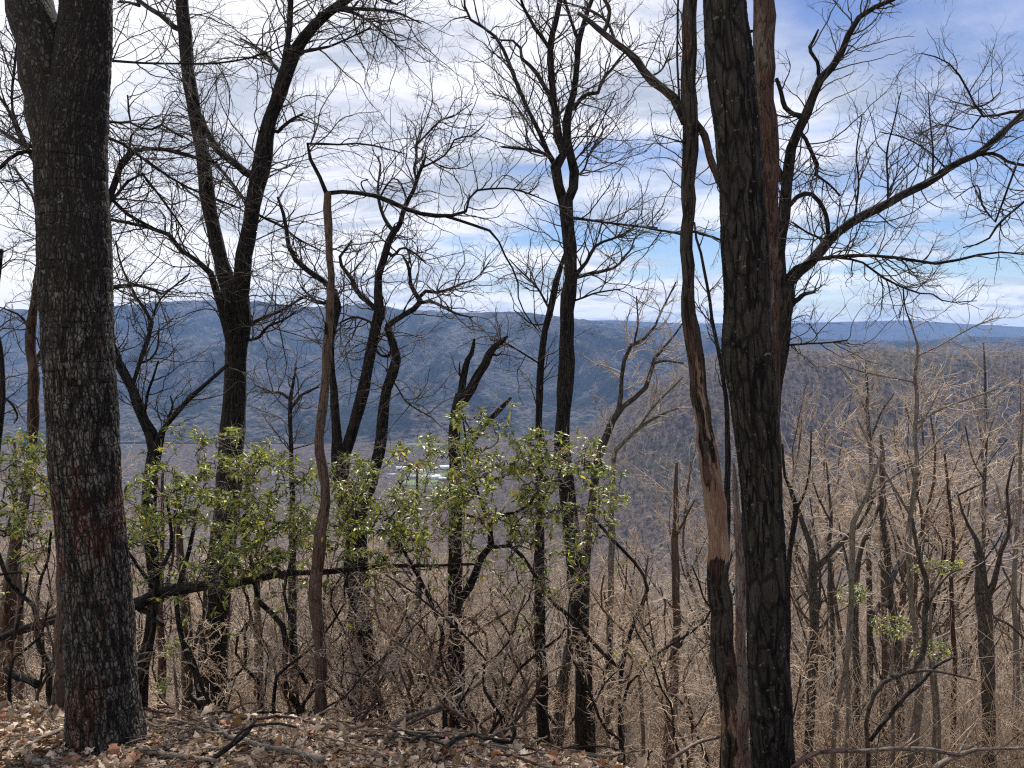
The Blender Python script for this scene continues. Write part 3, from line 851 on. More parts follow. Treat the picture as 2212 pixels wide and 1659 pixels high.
make_tree('slender_dead_stem', 'thin black dead stem between the peeling tree and the widest right trunk', 'dead tree', 6.4,
          ['1572,1000,12 1570,900,10 1568,853,9 1554,770,9 1541,703,8 1531,636,7 1515,553,6 1505,520,5 1500,480,4'],
          [('1541,700,4 1520,680,3 1500,650,2', 0, 0.3)], 'dark', twigs=1.0, tw_len=0.5, top_only=900)

make_tree('tree', 'widest furrowed trunk on the right, with a burl low on its left edge', 'tree', 4.6,
          ['1674,1760,106 1671,1680,98 1669,1600,94 1665,1506,93 1660,1373,91 1655,1240,89 1648,1140,88 1643,1060,88 1634,953,92 1625,850,97 1616,780,106 1612,755,108 1613,710,98 1612,640,95 1608,533,94 1600,400,94 1590,267,91 1580,170,94 1576,120,93 1569,40,88 1564,-60,86 1560,-220,80'],
          [('1600,72,12 1618,69,8 1626,67,6', 0, -0.05)], 'ridged', twigs=0, sides=48,
          hero=(180, 560, furrows(0.014, 0.034, 8, 0.085, 0.55, 0.35, 0.03)))

make_tree('barkless_tree', 'reddish barkless dead trunk rising behind the widest right trunk', 'dead tree', 6.2,
          ['1672,1500,46 1670,1100,42 1664,760,38 1665,620,35 1663,500,38 1660,400,40 1656,267,41 1652,133,42 1649,0,43 1646,-120,42 1645,-220,40'],
          [('1655,760,8 1668,700,9 1666,650,12 1675,606,14 1688,586,12 1682,568,10 1668,553,9', 0, 0.3)], 'red', twigs=0, sides=24)

make_tree('splintered_stem', 'tan splintered dead stem wedged against the left side of the widest right trunk', 'dead tree', 5.0,
          ['1615,1700,30 1612,1640,28 1605,1506,24 1602,1350,24 1598,1200,22 1593,1106,16 1588,1040,11 1586,1000,4'], [], 'stick', twigs=0, sides=12)

make_tree('tree', 'dark forked tree right of the widest trunk, one limb slanting far to the right', 'tree', 7.0,
          ['1672,1500,30 1672,1200,26 1674,960,24 1675,886,24 1678,820,29 1685,753,34 1691,686,38 1697,640,38 1697,610,30'],
          [('1694,650,26 1690,610,24 1688,553,24 1685,533,24 1691,467,24 1701,400,22 1708,333,22 1725,283,20 1741,247,20 1758,200,18 1775,167,18 1808,133,15 1828,83,13 1848,43,11 1875,20,10 1925,0,9 2000,-40,7', 0, -0.4),
           ('1700,645,24 1708,606,22 1735,580,22 1761,556,22 1795,517,22 1841,477,20 1908,443,18 1975,410,17 2041,370,16 2108,333,14 2158,293,14 2212,240,12 2290,170,9 2380,110,6', 0, 0.9),
           ('1741,250,12 1725,250,10 1705,240,10 1695,230,10 1686,200,9 1678,170,8', -0.2, -0.2), ('1772,172,8 1768,157,8 1765,133,7 1748,107,7 1758,83,6 1768,63,4', -0.2, -0.3),
           ('1728,285,9 1738,296,8 1751,327,8 1765,353,8 1763,380,7 1781,390,5 1815,423,4', -0.1, 0.3), ('1697,455,10 1708,440,10 1725,423,10 1751,417,10 1771,437,10 1785,467,9 1791,505,9', -0.1, 0.1),
           ('2104,336,8 2130,333,8 2151,333,7 2180,350,6 2212,357,6 2270,370,4', 0.7, 0.3), ('2212,240,7 2178,242,6 2145,250,5 2118,248,5 2101,217,4 2075,167,4 2041,130,3 1990,115,2', 0.9, 0.5),
           ('1690,608,10 1701,590,10 1741,566,9 1791,556,8 1860,552,7 1941,556,6 2025,570,6 2091,556,5 2150,545,4 2212,550,3', 0, -0.6), ('1808,557,5 1850,562,5 1875,573,5 1908,600,5 1951,620,4 1981,633,4 2025,636,3 2041,653,3 2110,650,2', -0.2, 0.4),
           ('1951,620,3 1955,663,3 1970,700,2', 0, 0), ('1703,665,18 1715,650,14 1735,636,10 1761,630,5', 0, -0.1), ('1690,400,8 1684,370,8 1675,347,7', -0.1, -0.1),
           ('1845,475,4 1855,400,4 1850,330,3 1862,250,3', 0.2, 0.3), ('1918,440,5 1918,400,4 1915,330,4 1930,270,3 1945,200,2', 0.4, 0.2), ('2015,385,4 2015,330,4 2010,270,3 2005,200,2', 0.6, 0.8),
           ('2050,370,4 2010,330,3 1960,300,3 1900,285,2', 0.6, 0.2), ('1778,517,5 1740,500,4 1712,480,3', 0, -0.3), ('2091,235,4 2130,225,4 2160,200,3', 0.9, 1.2), ('2120,250,4 2090,280,3 2030,270,3 1985,290,2', 0.8, 1.1),
           ('1703,745,5 1740,742,5 1790,740,4 1830,735,3', 0, -0.5), ('2150,480,4 2120,440,4 2110,400,3 2060,430,2', 0.7, 1.3), ('2290,360,6 2230,420,5 2160,480,5 2130,520,4 2080,535,3', 0.9, 1.0)],
          'dark', twigs=1.7, top_only=780, tw_len=1.0, up=0.045)

make_tree('tree', 'reddish brown crooked tree left of the big oak, at the left edge', 'tree', 8.4,
          ['15,1480,34 15,1340,34 28,1240,28 40,1150,24 60,1040,19 67,986,18 73,920,23 72,853,23 70,786,21 67,720,21 75,653,16 82,586,14 90,540,12 96,480,8'],
          [('74,790,13 88,765,12 102,744,10', 0, 0.2), ('70,730,6 50,690,5 20,670,4 -20,660,3', 0, -0.4)], 'red', twigs=1.0, top_only=1000, tw_len=0.8)

make_tree('tree', 'dark leaning stem cut off by the left edge of the photo', 'tree', 7.0,
          ['-30,1250,26 -10,1000,18 5,860,12 2,760,10 -8,700,9 -6,620,9 2,540,8'],
          [('14,860,5 30,880,5 38,900,4 30,915,2', 0, 0), ('14,860,4 5,880,3', 0, 0)], 'dark', twigs=1.2, top_only=1000, tw_len=0.7)

make_tree('tree', 'tan trunk tucked close behind the left side of the big oak', 'tree', 5.6,
          ['128,1520,44 134,1440,30 136,1340,26 134,1200,24 131,1080,20 130,940,16'], [], 'brown', twigs=0, sides=16)

make_tree('tree', 'reddish short trunk standing between the oak and the V shaped tree', 'tree', 9.8,
          ['405,1510,26 404,1440,24 403,1350,22 398,1293,20 390,1190,15 386,1100,10 380,1020,7'], [('412,1420,8 425,1380,8 432,1340,6', 0, 0)], 'red', twigs=0.8, tw_len=0.6)

make_tree('tree', 'small grey snag with two drooping arms beyond the laurels', 'dead tree', 13.0,
          ['632,1300,18 632,1100,12 630,1003,10 627,920,9 627,870,9 633,830,6 640,793,3'], [('627,862,7 605,848,6 583,846,5 550,830,3', 0, 0.4), ('629,880,8 645,862,7 653,853,6 687,836,4', 0, -0.4)],
          'dark', twigs=2.0, top_only=1050, tw_len=0.8)

# trees of the middle distance, surveyed one by one
MID = [
    ('brown trunk standing alone between the centre tree and the peeling dead tree', 9.2, '1444,1640,26 1450,1550,25 1456,1440,22 1461,1340,17 1460,1250,17 1457,1156,14 1459,1060,10 1462,1000,6', ['1458,1160,6 1480,1120,5 1500,1080,3'], 'brown', 1200, 0.6),
    ('dark lower trunk standing just left of the straight centre tree', 10.5, '1204,1600,30 1212,1500,28 1225,1423,22 1238,1340,18 1245,1250,12 1250,1150,8', [], 'dark', 1500, 0.4),
    ('speckled trunk with a fork like a Y, first of the right hand woods', 10.5, '1746,1640,20 1750,1560,20 1755,1440,22 1758,1340,18 1758,1250,19 1752,1190,14 1740,1150,12 1728,1106,10 1712,1070,8 1700,1040,5', ['1762,1226,14 1775,1220,13 1808,1180,12 1835,1156,11 1860,1130,8 1890,1070,5', '1757,1230,12 1752,1160,9 1757,1120,6'], 'dark', 1330, 0.9),
    ('smooth pale stem curving upward beside the speckled forked trunk', 9.0, '1798,1670,12 1801,1640,11 1806,1560,10 1811,1506,10 1831,1423,10 1838,1350,10 1840,1306,11 1841,1173,12 1842,1126,12 1868,1080,9 1890,1020,7 1908,970,6', [], 'pale', 1300, 0.9),
    ('dark straight trunk behind the smooth curving pale stem', 12.0, '1851,1500,16 1850,1400,15 1846,1323,14 1852,1240,13 1858,1190,10 1874,1150,8 1891,1116,7 1905,1070,5', ['1846,1330,9 1835,1240,7 1822,1180,5 1810,1120,4'], 'dark', 1400, 1.0),
    ('crooked dark tree whose trunk kinks left then climbs, right of centre woods', 8.0, '1875,1650,10 1871,1556,9 1895,1490,8 1921,1466,9 1975,1446,8 1992,1420,12 1998,1400,12 1998,1320,12 2005,1266,10 1988,1213,9 1976,1160,8 1971,1120,6', ['1925,1462,8 1960,1455,7 2000,1448,6 2050,1455,5 2110,1470,3', '1999,1330,6 2020,1280,5 2050,1240,4 2080,1230,3'], 'grey', 1330, 0.8),
    ('tall smooth grey tree of the right woods whose bare top reaches the sky', 10.0, '1971,1650,20 1974,1600,19 1985,1490,18 1982,1400,14 1968,1306,11 1963,1206,12 1966,1106,10 1971,1086,10 1981,1003,9 1975,936,8 1981,853,8 1975,803,7 1985,766,6 1978,735,4 1971,713,4 1960,680,3',
     ['1985,768,4 2010,755,4 2041,740,3 2108,703,3 2158,686,2', '1975,918,6 2010,895,5 2041,880,5 2108,856,4 2158,838,3', '1972,825,5 1925,816,4 1875,806,4 1808,786,3', '1982,1000,6 1930,1030,5 1870,1080,4 1840,1150,3', '1976,940,5 2000,900,4 2030,840,3', '1965,1110,6 1935,1060,5 1880,960,4 1850,900,3', '1979,1000,5 2025,955,4 2070,905,3'], 'pale', 1150, 1.6),
    ('stout dark double trunk standing near the right edge', 11.0, '2136,1560,26 2135,1490,27 2131,1373,31 2128,1306,32 2122,1256,24 2118,1206,17 2108,1166,9 2085,1123,6 2070,1070,4',
     ['2122,1220,9 2124,1160,8 2123,1106,8 2128,1030,8 2130,953,6 2129,860,5 2127,786,4 2124,740,2', '2133,1290,18 2141,1273,14 2150,1240,11 2158,1206,9 2170,1170,7 2181,1146,6 2178,1100,6 2175,1053,5 2191,986,3', '2130,960,4 2150,890,3 2175,830,2', '2128,1040,4 2100,990,3 2085,920,3', '2140,1330,7 2180,1350,6 2212,1380,4'], 'dark', 1250, 1.3),
    ('dark stubbed trunk with a short broken arm in the middle of the right woods', 12.0, '1945,1540,16 1941,1473,16 1938,1390,17 1926,1306,17 1920,1256,15 1916,1190,13 1905,1126,9 1900,1060,6', ['1924,1262,11 1935,1233,11 1955,1193,9', '1918,1310,9 1905,1300,10 1881,1353,10 1885,1406,10 1901,1466,8'], 'dark', 1330, 0.8),
    ('thin dark stem between the speckled trunk and the curving pale stem', 13.0, '1800,1500,12 1800,1440,11 1797,1340,10 1791,1206,9 1795,1123,7 1790,1060,5 1785,1000,3', ['1795,1130,5 1770,1080,4 1755,1040,3'], 'dark', 1300, 1.2),
    ('orange brown dead stem in the gap above the pale stem', 13.0, '1910,1500,14 1909,1300,12 1908,1120,14 1906,1040,13 1905,970,9 1902,940,5', [], 'brown', 1500, 0.4),
    ('thin bare tree with a wide spray of twigs near the upper right woods', 14.0, '1880,1500,14 1878,1300,12 1876,1150,10 1880,1000,8 1875,900,7 1873,820,6 1870,780,4', ['1876,900,5 1850,840,4 1810,790,3', '1877,960,5 1900,900,4 1930,850,3', '1875,860,4 1890,820,3 1895,790,2'], 'dark', 1150, 1.8),
    ('leaning limbed tree rising behind the right edge of the laurels', 10.0, '1260,1300,26 1270,1180,20 1290,1000,18 1310,940,17 1330,900,15 1355,870,12 1385,850,11 1405,820,10 1408,790,9 1425,760,7 1450,735,5 1480,690,3', ['1336,886,11 1342,850,10 1343,800,9 1353,765,9 1367,740,8 1385,735,7 1410,715,6 1425,680,5 1440,650,4 1460,610,3', '1408,785,6 1440,780,5 1475,785,4', '1370,745,5 1378,700,4 1375,640,3'], 'dark', 1000, 1.7),
    ('pale leaning branchy sapling right of the leaning limbed tree', 9.5, '1320,1200,14 1325,1000,11 1345,960,9 1385,920,8 1430,895,6 1470,880,4', ['1380,925,6 1410,880,5 1450,840,4 1475,815,3'], 'pale', 1050, 1.4),
    ('narrow bare tree seen through the gap right of the peeling dead tree', 9.5, '1700,1400,14 1702,1300,12 1706,1200,11 1720,1120,12 1712,1070,9 1695,1030,6 1690,960,5', ['1716,1110,6 1740,1060,5 1750,1000,4 1752,930,3'], 'dark', 1250, 1.3),
    ('slim tree with two pale stems at the far right edge', 12.5, '2195,1560,14 2196,1400,12 2190,1250,10 2200,1100,8 2205,960,6 2210,880,4', ['2194,1200,6 2170,1120,5 2150,1040,4'], 'pale', 1200, 1.5),
    ('reddish thin tree right of the crooked kinked tree', 12.0, '2060,1560,12 2062,1420,11 2055,1300,9 2060,1180,8 2048,1060,6 2040,980,4', ['2058,1200,5 2085,1140,4 2095,1080,3'], 'red', 1250, 1.3),
    ('straight dark pole behind the laurels, left of the broken Y trunk', 14.0, '905,1500,14 903,1400,12 905,1250,10 902,1150,8 900,1000,5', [], 'dark', 1300, 1.0),
    ('brown thin trunk seen below the fallen limb left of the slim brown tree', 13.0, '560,1500,20 560,1400,18 556,1300,14 560,1200,10 565,1100,6', [], 'brown', 1300, 1.0),
    ('dark trunk pair seen between oak and V tree, low behind', 12.0, '348,1500,18 350,1400,16 345,1300,13 350,1200,9 352,1000,6', ['350,1300,7 370,1220,6 380,1120,4'], 'red', 1200, 1.2),
    ('tan trunk at the lower left corner behind the crooked laurel stems', 11.0, '40,1460,20 42,1330,18 40,1200,14 36,1100,10 30,950,6', [], 'brown', 1200, 1.0),
]
for lab, Y, tr, lm, mt, top, tw in MID:
    mt = {'dark': 'grey'}.get(mt, mt) if Y > 9.8 else mt
    make_tree('tree', lab, 'tree', Y, [tr], lm, mt, twig_mat={'grey': 'twig_grey', 'pale': 'twig_grey', 'brown': 'twig_brown', 'red': 'twig_red', 'dark': 'twig_grey'}[mt],
              twigs=tw, top_only=top, tw_len=0.6, up=0.05, sides=10)

# ------------------------------------------------------------------ leaves
def leaf_mesh(L, Wd, fold, droop, lobes=0, curl=0.0, seed=0):
    """one leaf along +X: verts (n,3) and triangles"""
    r = np.random.default_rng(seed)
    n = 5 if lobes == 0 else 7
    t = np.linspace(0, 1, n)
    half = Wd / 2 * np.sin(np.clip(t * 1.02, 0, 1) * math.pi) ** 0.75
    if lobes:
        half = half * (1 + 0.30 * np.cos(np.arange(n) * math.pi)) + 0.003
        half[0] = 0.002; half[-1] = 0.006
    x = t * L
    z = -droop * L * t ** 2 + curl * L * np.sin(t * math.pi)
    mid = np.stack([x, 0 * x, z], 1)
    le = np.stack([x + 0.1 * L * (0 if lobes == 0 else 1) * r.random(n), half, z + half * fold + r.normal(0, 0.004 if lobes else 0, n)], 1)
    ri = np.stack([x + 0.1 * L * (0 if lobes == 0 else 1) * r.random(n), -half, z + half * fold + r.normal(0, 0.004 if lobes else 0, n)], 1)
    V_ = np.concatenate([mid, le, ri])
    F_ = []
    for i in range(n - 1):
        F_ += [(i, i + 1, n + i + 1), (i, n + i + 1, n + i), (i, 2 * n + i, 2 * n + i + 1), (i, 2 * n + i + 1, i + 1)]
    return V_, np.array(F_)


def frames(d, roll):
    d = d / (np.linalg.norm(d, axis=1, keepdims=True) + 1e-9)
    up = np.array([0, 0, 1.0])
    y = np.cross(up, d)
    ny = np.linalg.norm(y, axis=1, keepdims=True)
    y = np.where(ny > 1e-3, y / np.maximum(ny, 1e-9), np.array([0, 1.0, 0]))
    z = np.cross(d, y)
    c, s_ = np.cos(roll)[:, None], np.sin(roll)[:, None]
    y2 = c * y + s_ * z
    z2 = -s_ * y + c * z
    return np.stack([d, y2, z2], 2)          # columns


def scatter_leaves(name, shapes, pos, Rm, scale, tint, mat, parent, singles, part='leaf', stuff='foliage', depth=None):
    """the leaves that show largest become parts of their own, the rest one mass"""
    n = len(pos)
    order = np.argsort(depth if depth is not None else pos[:, 1])
    var = rng.integers(0, len(shapes), n)
    ntint = len(tint)
    tc_ = rng.choice(ntint, n, p=PT if ntint == len(PT) else None) if ntint == len(PT) else rng.integers(0, ntint, n)
    cache = {}
    inv = parent.matrix_world.inverted() if False else Matrix.Translation(-parent.location)
    for i in order[:singles]:
        key = (var[i], tc_[i])
        if key not in cache:
            V_, F_ = shapes[var[i]]
            o = mesh_obj(part, V_, F_, mat, None, True, None, np.repeat(np.array([tint[tc_[i]]]), len(V_), 0), link=False)
            cache[key] = o.data
        o = bpy.data.objects.new(part, cache[key])
        COL.objects.link(o)
        o.parent = parent
        mt = np.eye(4)
        mt[:3, :3] = Rm[i] * scale[i]
        mt[:3, 3] = pos[i]
        o.matrix_basis = Matrix.Translation(-parent.location) @ Matrix(mt.tolist())
    rest = order[singles:]
    Vs, Fs, Ts, off = [], [], [], 0
    for v in range(len(shapes)):
        ids = rest[var[rest] == v]
        if len(ids) == 0:
            continue
        V_, F_ = shapes[v]
        W_ = np.einsum('nij,kj->nki', Rm[ids] * scale[ids][:, None, None], V_) + pos[ids][:, None, :]
        Vs.append(W_.reshape(-1, 3))
        Fs.append((F_[None] + (off + np.arange(len(ids)) * len(V_))[:, None, None]).reshape(-1, 3))
        tt = np.array(tint)[tc_[ids]] * rng.uniform(0.75, 1.25, (len(ids), 1))
        Ts.append(np.repeat(tt, len(V_), 0))
        off += len(ids) * len(V_)
    if Vs:
        o = mesh_obj(stuff, np.concatenate(Vs), np.concatenate(Fs), mat, parent, True, None, np.concatenate(Ts))
        o['kind'] = 'stuff'


LAUREL_T = [(0.27, 0.32, 0.065), (0.17, 0.22, 0.05), (0.42, 0.43, 0.085), (0.075, 0.11, 0.035), (0.65, 0.52, 0.05), (0.52, 0.22, 0.08)]
PT = [0.32, 0.27, 0.2, 0.16, 0.035, 0.015]
LS = [leaf_mesh(0.062, 0.019, 0.25, 0.25, seed=1), leaf_mesh(0.074, 0.021, 0.15, 0.5, seed=2), leaf_mesh(0.050, 0.017, 0.35, 0.1, seed=3), leaf_mesh(0.066, 0.020, 0.5, 0.35, seed=4)]


def laurel(label, Y, stems, blobs, nwh, singles, name='mountain_laurel', mat='ridged', leafscale=1.0, group=None, spread=0.9):
    """crooked stems, branches that seek out the leaf whorls, leaves in whorls at the tips"""
    paths = [traced(t, Y + rng.uniform(-0.2, 0.2), Y + rng.uniform(-0.4, 0.4), to_ground=g_, wob=0.35) for t, g_ in stems]
    b0 = paths[0][0][0]
    root = empty(name, (float(b0[0]), float(b0[1]), float(H(b0[0], b0[1]))), label, 'shrub', group)
    for p, r in paths:
        Tubes().add(p, r, 8).build('stem', M[mat], root)
    nodes = np.concatenate([p[1:-1] for p, r in paths])
    npath = np.full(len(nodes), -1)
    # whorl places
    bl = np.array(blobs, float)          # px, py, rx, ry, weight
    w = bl[:, 4] / bl[:, 4].sum()
    k_ = rng.choice(len(bl), nwh, p=w)
    a = rng.uniform(0, 2 * math.pi, nwh)
    rr = np.sqrt(rng.random(nwh))
    over = 1.0 if nwh < 100 else 1.18
    px = bl[k_, 0] + over * bl[k_, 2] * rr * np.cos(a)
    py = bl[k_, 1] + over * bl[k_, 3] * rr * np.sin(a)
    if nwh > 100:                                     # tufts and gaps, thinning downwards
        dens = fbm(px / 34.0, py / 26.0, 3, int(Y * 10)) + rng.normal(0, 0.07, nwh) - 0.05 * sstep(py, 1150, 1290)
        keep_ = dens > 0.50
        px, py = px[keep_], py[keep_]
        nwh = len(px)
        hang = rng.random(nwh) < 0.17
        py = np.where(hang, py + rng.uniform(20, 230, nwh) * rng.random(nwh), py)
    T_ = P(px, py, Y + rng.uniform(-spread, spread, nwh))
    gz = H(T_[:, 0], T_[:, 1]) + 0.25
    T_[:, 2] = np.maximum(T_[:, 2], gz)
    dmin = np.min(np.linalg.norm(T_[:, None] - nodes[None, ::3], axis=2), axis=1)
    order = np.argsort(dmin)
    K = 8
    segs, par, tips = [], [], []
    NB = np.empty((len(nodes) + nwh * (K - 1), 3))
    NP_ = np.empty(len(NB), int)
    cnt = len(nodes)
    NB[:cnt] = nodes
    NP_[:cnt] = -1
    for q, i in enumerate(order):
        t_ = T_[i]
        d = NB[:cnt] - t_
        dist_ = np.linalg.norm(d, axis=1) + 0.6 * np.maximum(0, d[:, 2]) + 0.25 * np.maximum(0, -NB[:cnt, 2] + t_[2]) * 0
        j = int(np.argmin(dist_))
        s0 = NB[j]
        tt = np.linspace(0, 1, K)[:, None]
        L = np.linalg.norm(t_ - s0)
        wv = rng.normal(0, 0.09 * L, (K, 3))
        wv[0] = 0
        wv[-1] = 0
        sag = np.array([0, 0, 1.0]) * (-0.10 * L) * np.sin(tt * math.pi)
        pth = s0 + (t_ - s0) * tt + wv + sag
        segs.append(pth)
        par.append(NP_[j])
        NB[cnt:cnt + K - 1] = pth[1:]
        NP_[cnt:cnt + K - 1] = q
        cnt += K - 1
        tips.append(pth[-1] - pth[-2])
    cnts = np.ones(nwh)
    for q in range(nwh - 1, -1, -1):
        if par[q] >= 0:
            cnts[par[q]] += cnts[q]
    sg = np.array(segs)
    r0 = np.minimum(0.0021 * cnts ** 0.42, 0.016)
    rad = r0[:, None] * np.linspace(1, 0.75, K)[None]
    Tubes().add(sg, rad, 4).build('branches', M['twig'], root)['kind'] = 'stuff'
    # bare side shoots among the leaves
    l1, q1 = grow(sg, rad, int(nwh * 1.3), (0.08, 0.32), (0.5, 1.3), 6, 0.0022, 0.0010, 0.22, 0.03, 0.2)
    l2, q2 = grow(l1, q1, int(nwh * 2), (0.04, 0.14), (0.5, 1.3), 4, 0.0014, 0.0008, 0.2, 0.03, 0.2)
    Tubes().add(l1, q1, 3).add(l2, q2, 3).build('bare_shoots', M['twig_grey'], root)['kind'] = 'stuff'
    # leaves
    nl = rng.integers(5, 10, nwh)
    idx = np.repeat(np.arange(nwh), nl)
    axis = np.array(tips)
    axis /= np.linalg.norm(axis, axis=1, keepdims=True) + 1e-9
    axis = axis + np.array([0, 0, 0.8])
    axis /= np.linalg.norm(axis, axis=1, keepdims=True)
    ax = axis[idx]
    rv = rng.normal(size=(len(idx), 3))
    pp = rv - (rv * ax).sum(1, keepdims=True) * ax
    pp /= np.linalg.norm(pp, axis=1, keepdims=True)
    an = rng.uniform(0.9, 2.0, len(idx))[:, None]
    d = np.cos(an) * ax + np.sin(an) * pp
    pos = T_[order][idx] + ax * rng.uniform(-0.03, 0.01, (len(idx), 1))
    Rm = frames(d, rng.normal(0, 0.5, len(idx)))
    scatter_leaves('leaf', LS, pos, Rm, rng.uniform(0.5, 1.15, len(idx)) * leafscale, LAUREL_T, M['laurel'], root, singles)
    return root


laurel('yellow green laurel shrub filling the gap left of the big oak', 6.6,
       [('110,1480,14 100,1423,11 83,1390,12 80,1323,10 67,1300,9 17,1256,9 0,1206,8 -20,1120,6', True), ('80,1323,8 84,1270,7 100,1220,6 110,1150,5', False), ('30,1380,8 60,1250,6 50,1236,6 0,1240,6', False)],
       [(40, 1010, 70, 70, 4), (20, 1100, 60, 60, 3), (85, 950, 30, 50, 1.2), (90, 1120, 30, 60, 1), (-60, 1060, 60, 90, 2), (40, 1060, 90, 130, 3)], 520, 240)
laurel('broad laurel thicket between the big oak and the slim brown tree', 6.8,
       [('650,1540,16 617,1490,14 613,1440,14 617,1373,14 600,1336,12 563,1306,12 550,1256,9 540,1200,8 520,1120,6', True), ('663,1476,9 627,1406,8 637,1356,8 617,1306,8 617,1250,7 640,1180,5', False),
        ('430,1480,14 400,1400,13 380,1300,12 400,1220,10 420,1130,8 440,1050,5', True), ('300,1480,12 330,1350,12 340,1250,11 370,1180,9 360,1080,6', True), ('333,1273,9 300,1226,8 275,1190,6', False)],
       [(480, 1010, 90, 70, 4), (560, 1060, 110, 80, 5), (380, 1080, 100, 80, 4), (420, 1160, 130, 60, 4), (600, 1150, 90, 60, 3), (300, 1160, 40, 60, 1), (480, 950, 40, 25, 1.2), (400, 940, 40, 25, 0.8), (590, 975, 30, 30, 0.7), (560, 1205, 70, 30, 1.0), (480, 1100, 220, 140, 8), (470, 1190, 210, 110, 2.5)], 2100, 300)
laurel('sparse laurel shrub right of the slim brown tree, over the gnarled dark stems', 7.0,
       [('837,1566,16 814,1490,16 790,1416,16 774,1356,16 770,1306,14 754,1286,10 745,1230,8 760,1150,6', True), ('814,1443,12 847,1400,12 880,1363,10 880,1333,8 904,1313,7 910,1250,5', False),
        ('960,1510,10 950,1473,9 944,1426,9 957,1390,9 954,1356,9 934,1306,9 910,1256,9 880,1203,8 857,1156,6', True)],
       [(760, 1060, 60, 70, 3), (830, 1100, 70, 60, 3), (780, 1150, 70, 50, 2), (880, 1150, 40, 40, 1), (860, 1200, 50, 30, 0.8), (905, 1265, 35, 25, 0.3), (870, 968, 18, 12, 0.2), (800, 1110, 150, 110, 4), (800, 1190, 150, 110, 1.5)], 1100, 260)
laurel('tall laurel with a crooked trunk and bright leaf tufts at the centre', 6.6,
       [('977,1600,22 984,1540,26 986,1506,28 990,1440,26 985,1390,22 982,1339,21 990,1306,18 1004,1283,18 1024,1250,18 1037,1213,16 1062,1182,17 1062,1153,14 1047,1136,9 1024,1116,7 997,1110,5', True),
        ('1059,1146,9 1064,1126,9 1087,1113,9 1114,1108,8 1150,1080,6 1170,1040,5', False), ('1066,1182,9 1090,1178,9 1110,1183,8 1134,1210,8 1164,1256,8 1194,1300,9 1244,1343,9 1287,1396,9 1337,1443,8', False),
        ('1342,1653,14 1344,1573,11 1337,1506,10 1344,1440,10 1354,1390,9 1380,1323,9 1399,1280,8 1390,1240,7 1364,1206,7 1330,1173,7 1277,1113,6', True), ('1062,1150,7 1030,1060,6 1010,980,5 1000,900,4', False)],
       [(1030, 940, 50, 50, 1.6), (1010, 895, 40, 25, 0.9), (960, 1030, 50, 60, 1.5), (1060, 1040, 80, 70, 3), (1170, 1010, 60, 60, 2.2), (1240, 1050, 90, 60, 3), (1150, 1100, 100, 50, 2.4), (1300, 1080, 50, 70, 1.6), (1095, 890, 20, 20, 0.3), (1160, 940, 30, 25, 0.5), (1200, 960, 25, 20, 0.3), (920, 945, 22, 14, 0.2), (960, 1110, 50, 40, 1), (925, 1010, 22, 22, 0.4), (1290, 990, 30, 25, 0.4), (1130, 1060, 210, 130, 6), (1150, 1160, 200, 120, 2)], 1750, 300)
for lab, Y, st, bl, nw in [
        ('small laurel sprig with yellowing leaves low behind the centre laurel', 9.0, '1135,1600,9 1130,1500,8 1138,1420,7 1130,1360,5', [(1130, 1345, 40, 16, 1)], 26),
        ('small dull laurel patch low right of the centre tree', 9.5, '1390,1600,9 1385,1500,8 1380,1440,6', [(1370, 1420, 60, 22, 1)], 44),
        ('laurel sprig on a thin stem beside the curving pale stem', 9.5, '1830,1560,8 1828,1420,7 1835,1300,5', [(1838, 1280, 36, 24, 1)], 44),
        ('laurel patch hugging the stubbed trunk in the right woods', 10.0, '1930,1560,8 1925,1460,7 1930,1380,5', [(1925, 1350, 45, 26, 1)], 56),
        ('laurel spray high beside the tall smooth grey tree', 9.5, '2020,1560,9 2010,1400,8 2012,1280,6', [(2020, 1225, 55, 18, 1), (2060, 1220, 30, 12, 0.4)], 50),
        ('low laurel sprig under the kinked tree on the right', 9.0, '2030,1600,8 2022,1500,7 2015,1420,5', [(2015, 1405, 45, 20, 1)], 36),
        ('olive laurel patch behind the oak at lower left', 8.5, '385,1560,8 380,1480,7 375,1420,5', [(375, 1400, 22, 22, 1), (350, 1480, 25, 20, 0.7)], 30)]:
    laurel(lab, Y, [(st, True)], bl, nw, 0, name='laurel_sprig', mat='pale', spread=0.5, leafscale=0.9)


# ------------------------------------------------------------------ fallen wood
def fallen(name, label, txts, Y0, Y1, mat, cat='branch', twigs=0, sides=8, group=None):
    ps = [traced(t, Y0, Y1, wob=0.2) for t in txts]
    b = ps[0][0][0]
    if len(ps) == 1 and not twigs:
        o = Tubes().add(*ps[0], sides).build(name, M[mat])
        return tag(o, label, cat, group)
    root = empty(name, (float(b[0]), float(b[1]), float(b[2])), label, cat, group)
    for i, (p, r) in enumerate(ps):
        Tubes().add(p, r, sides).build('stem' if i == 0 else 'side_branch', M[mat], root)
    if twigs:
        A, R = zip(*[resamp(p[1:-1], r[1:-1]) for p, r in ps])
        u = Y0 / F
        l1, q1 = grow(np.array(A), np.array(R), twigs, (40 * u, 130 * u), (0.4, 1.2), 8, 1.8 * u, 0.6 * u, 0.2, 0, 0.1)
        l2, q2 = grow(l1, q1, twigs * 4, (15 * u, 50 * u), (0.4, 1.1), 6, 0.9 * u, 0.4 * u, 0.2, 0, 0.1)
        Tubes().add(l1, q1, 4).add(l2, q2, 3).build('twigs', M['twig'], root)['kind'] = 'stuff'
    return root


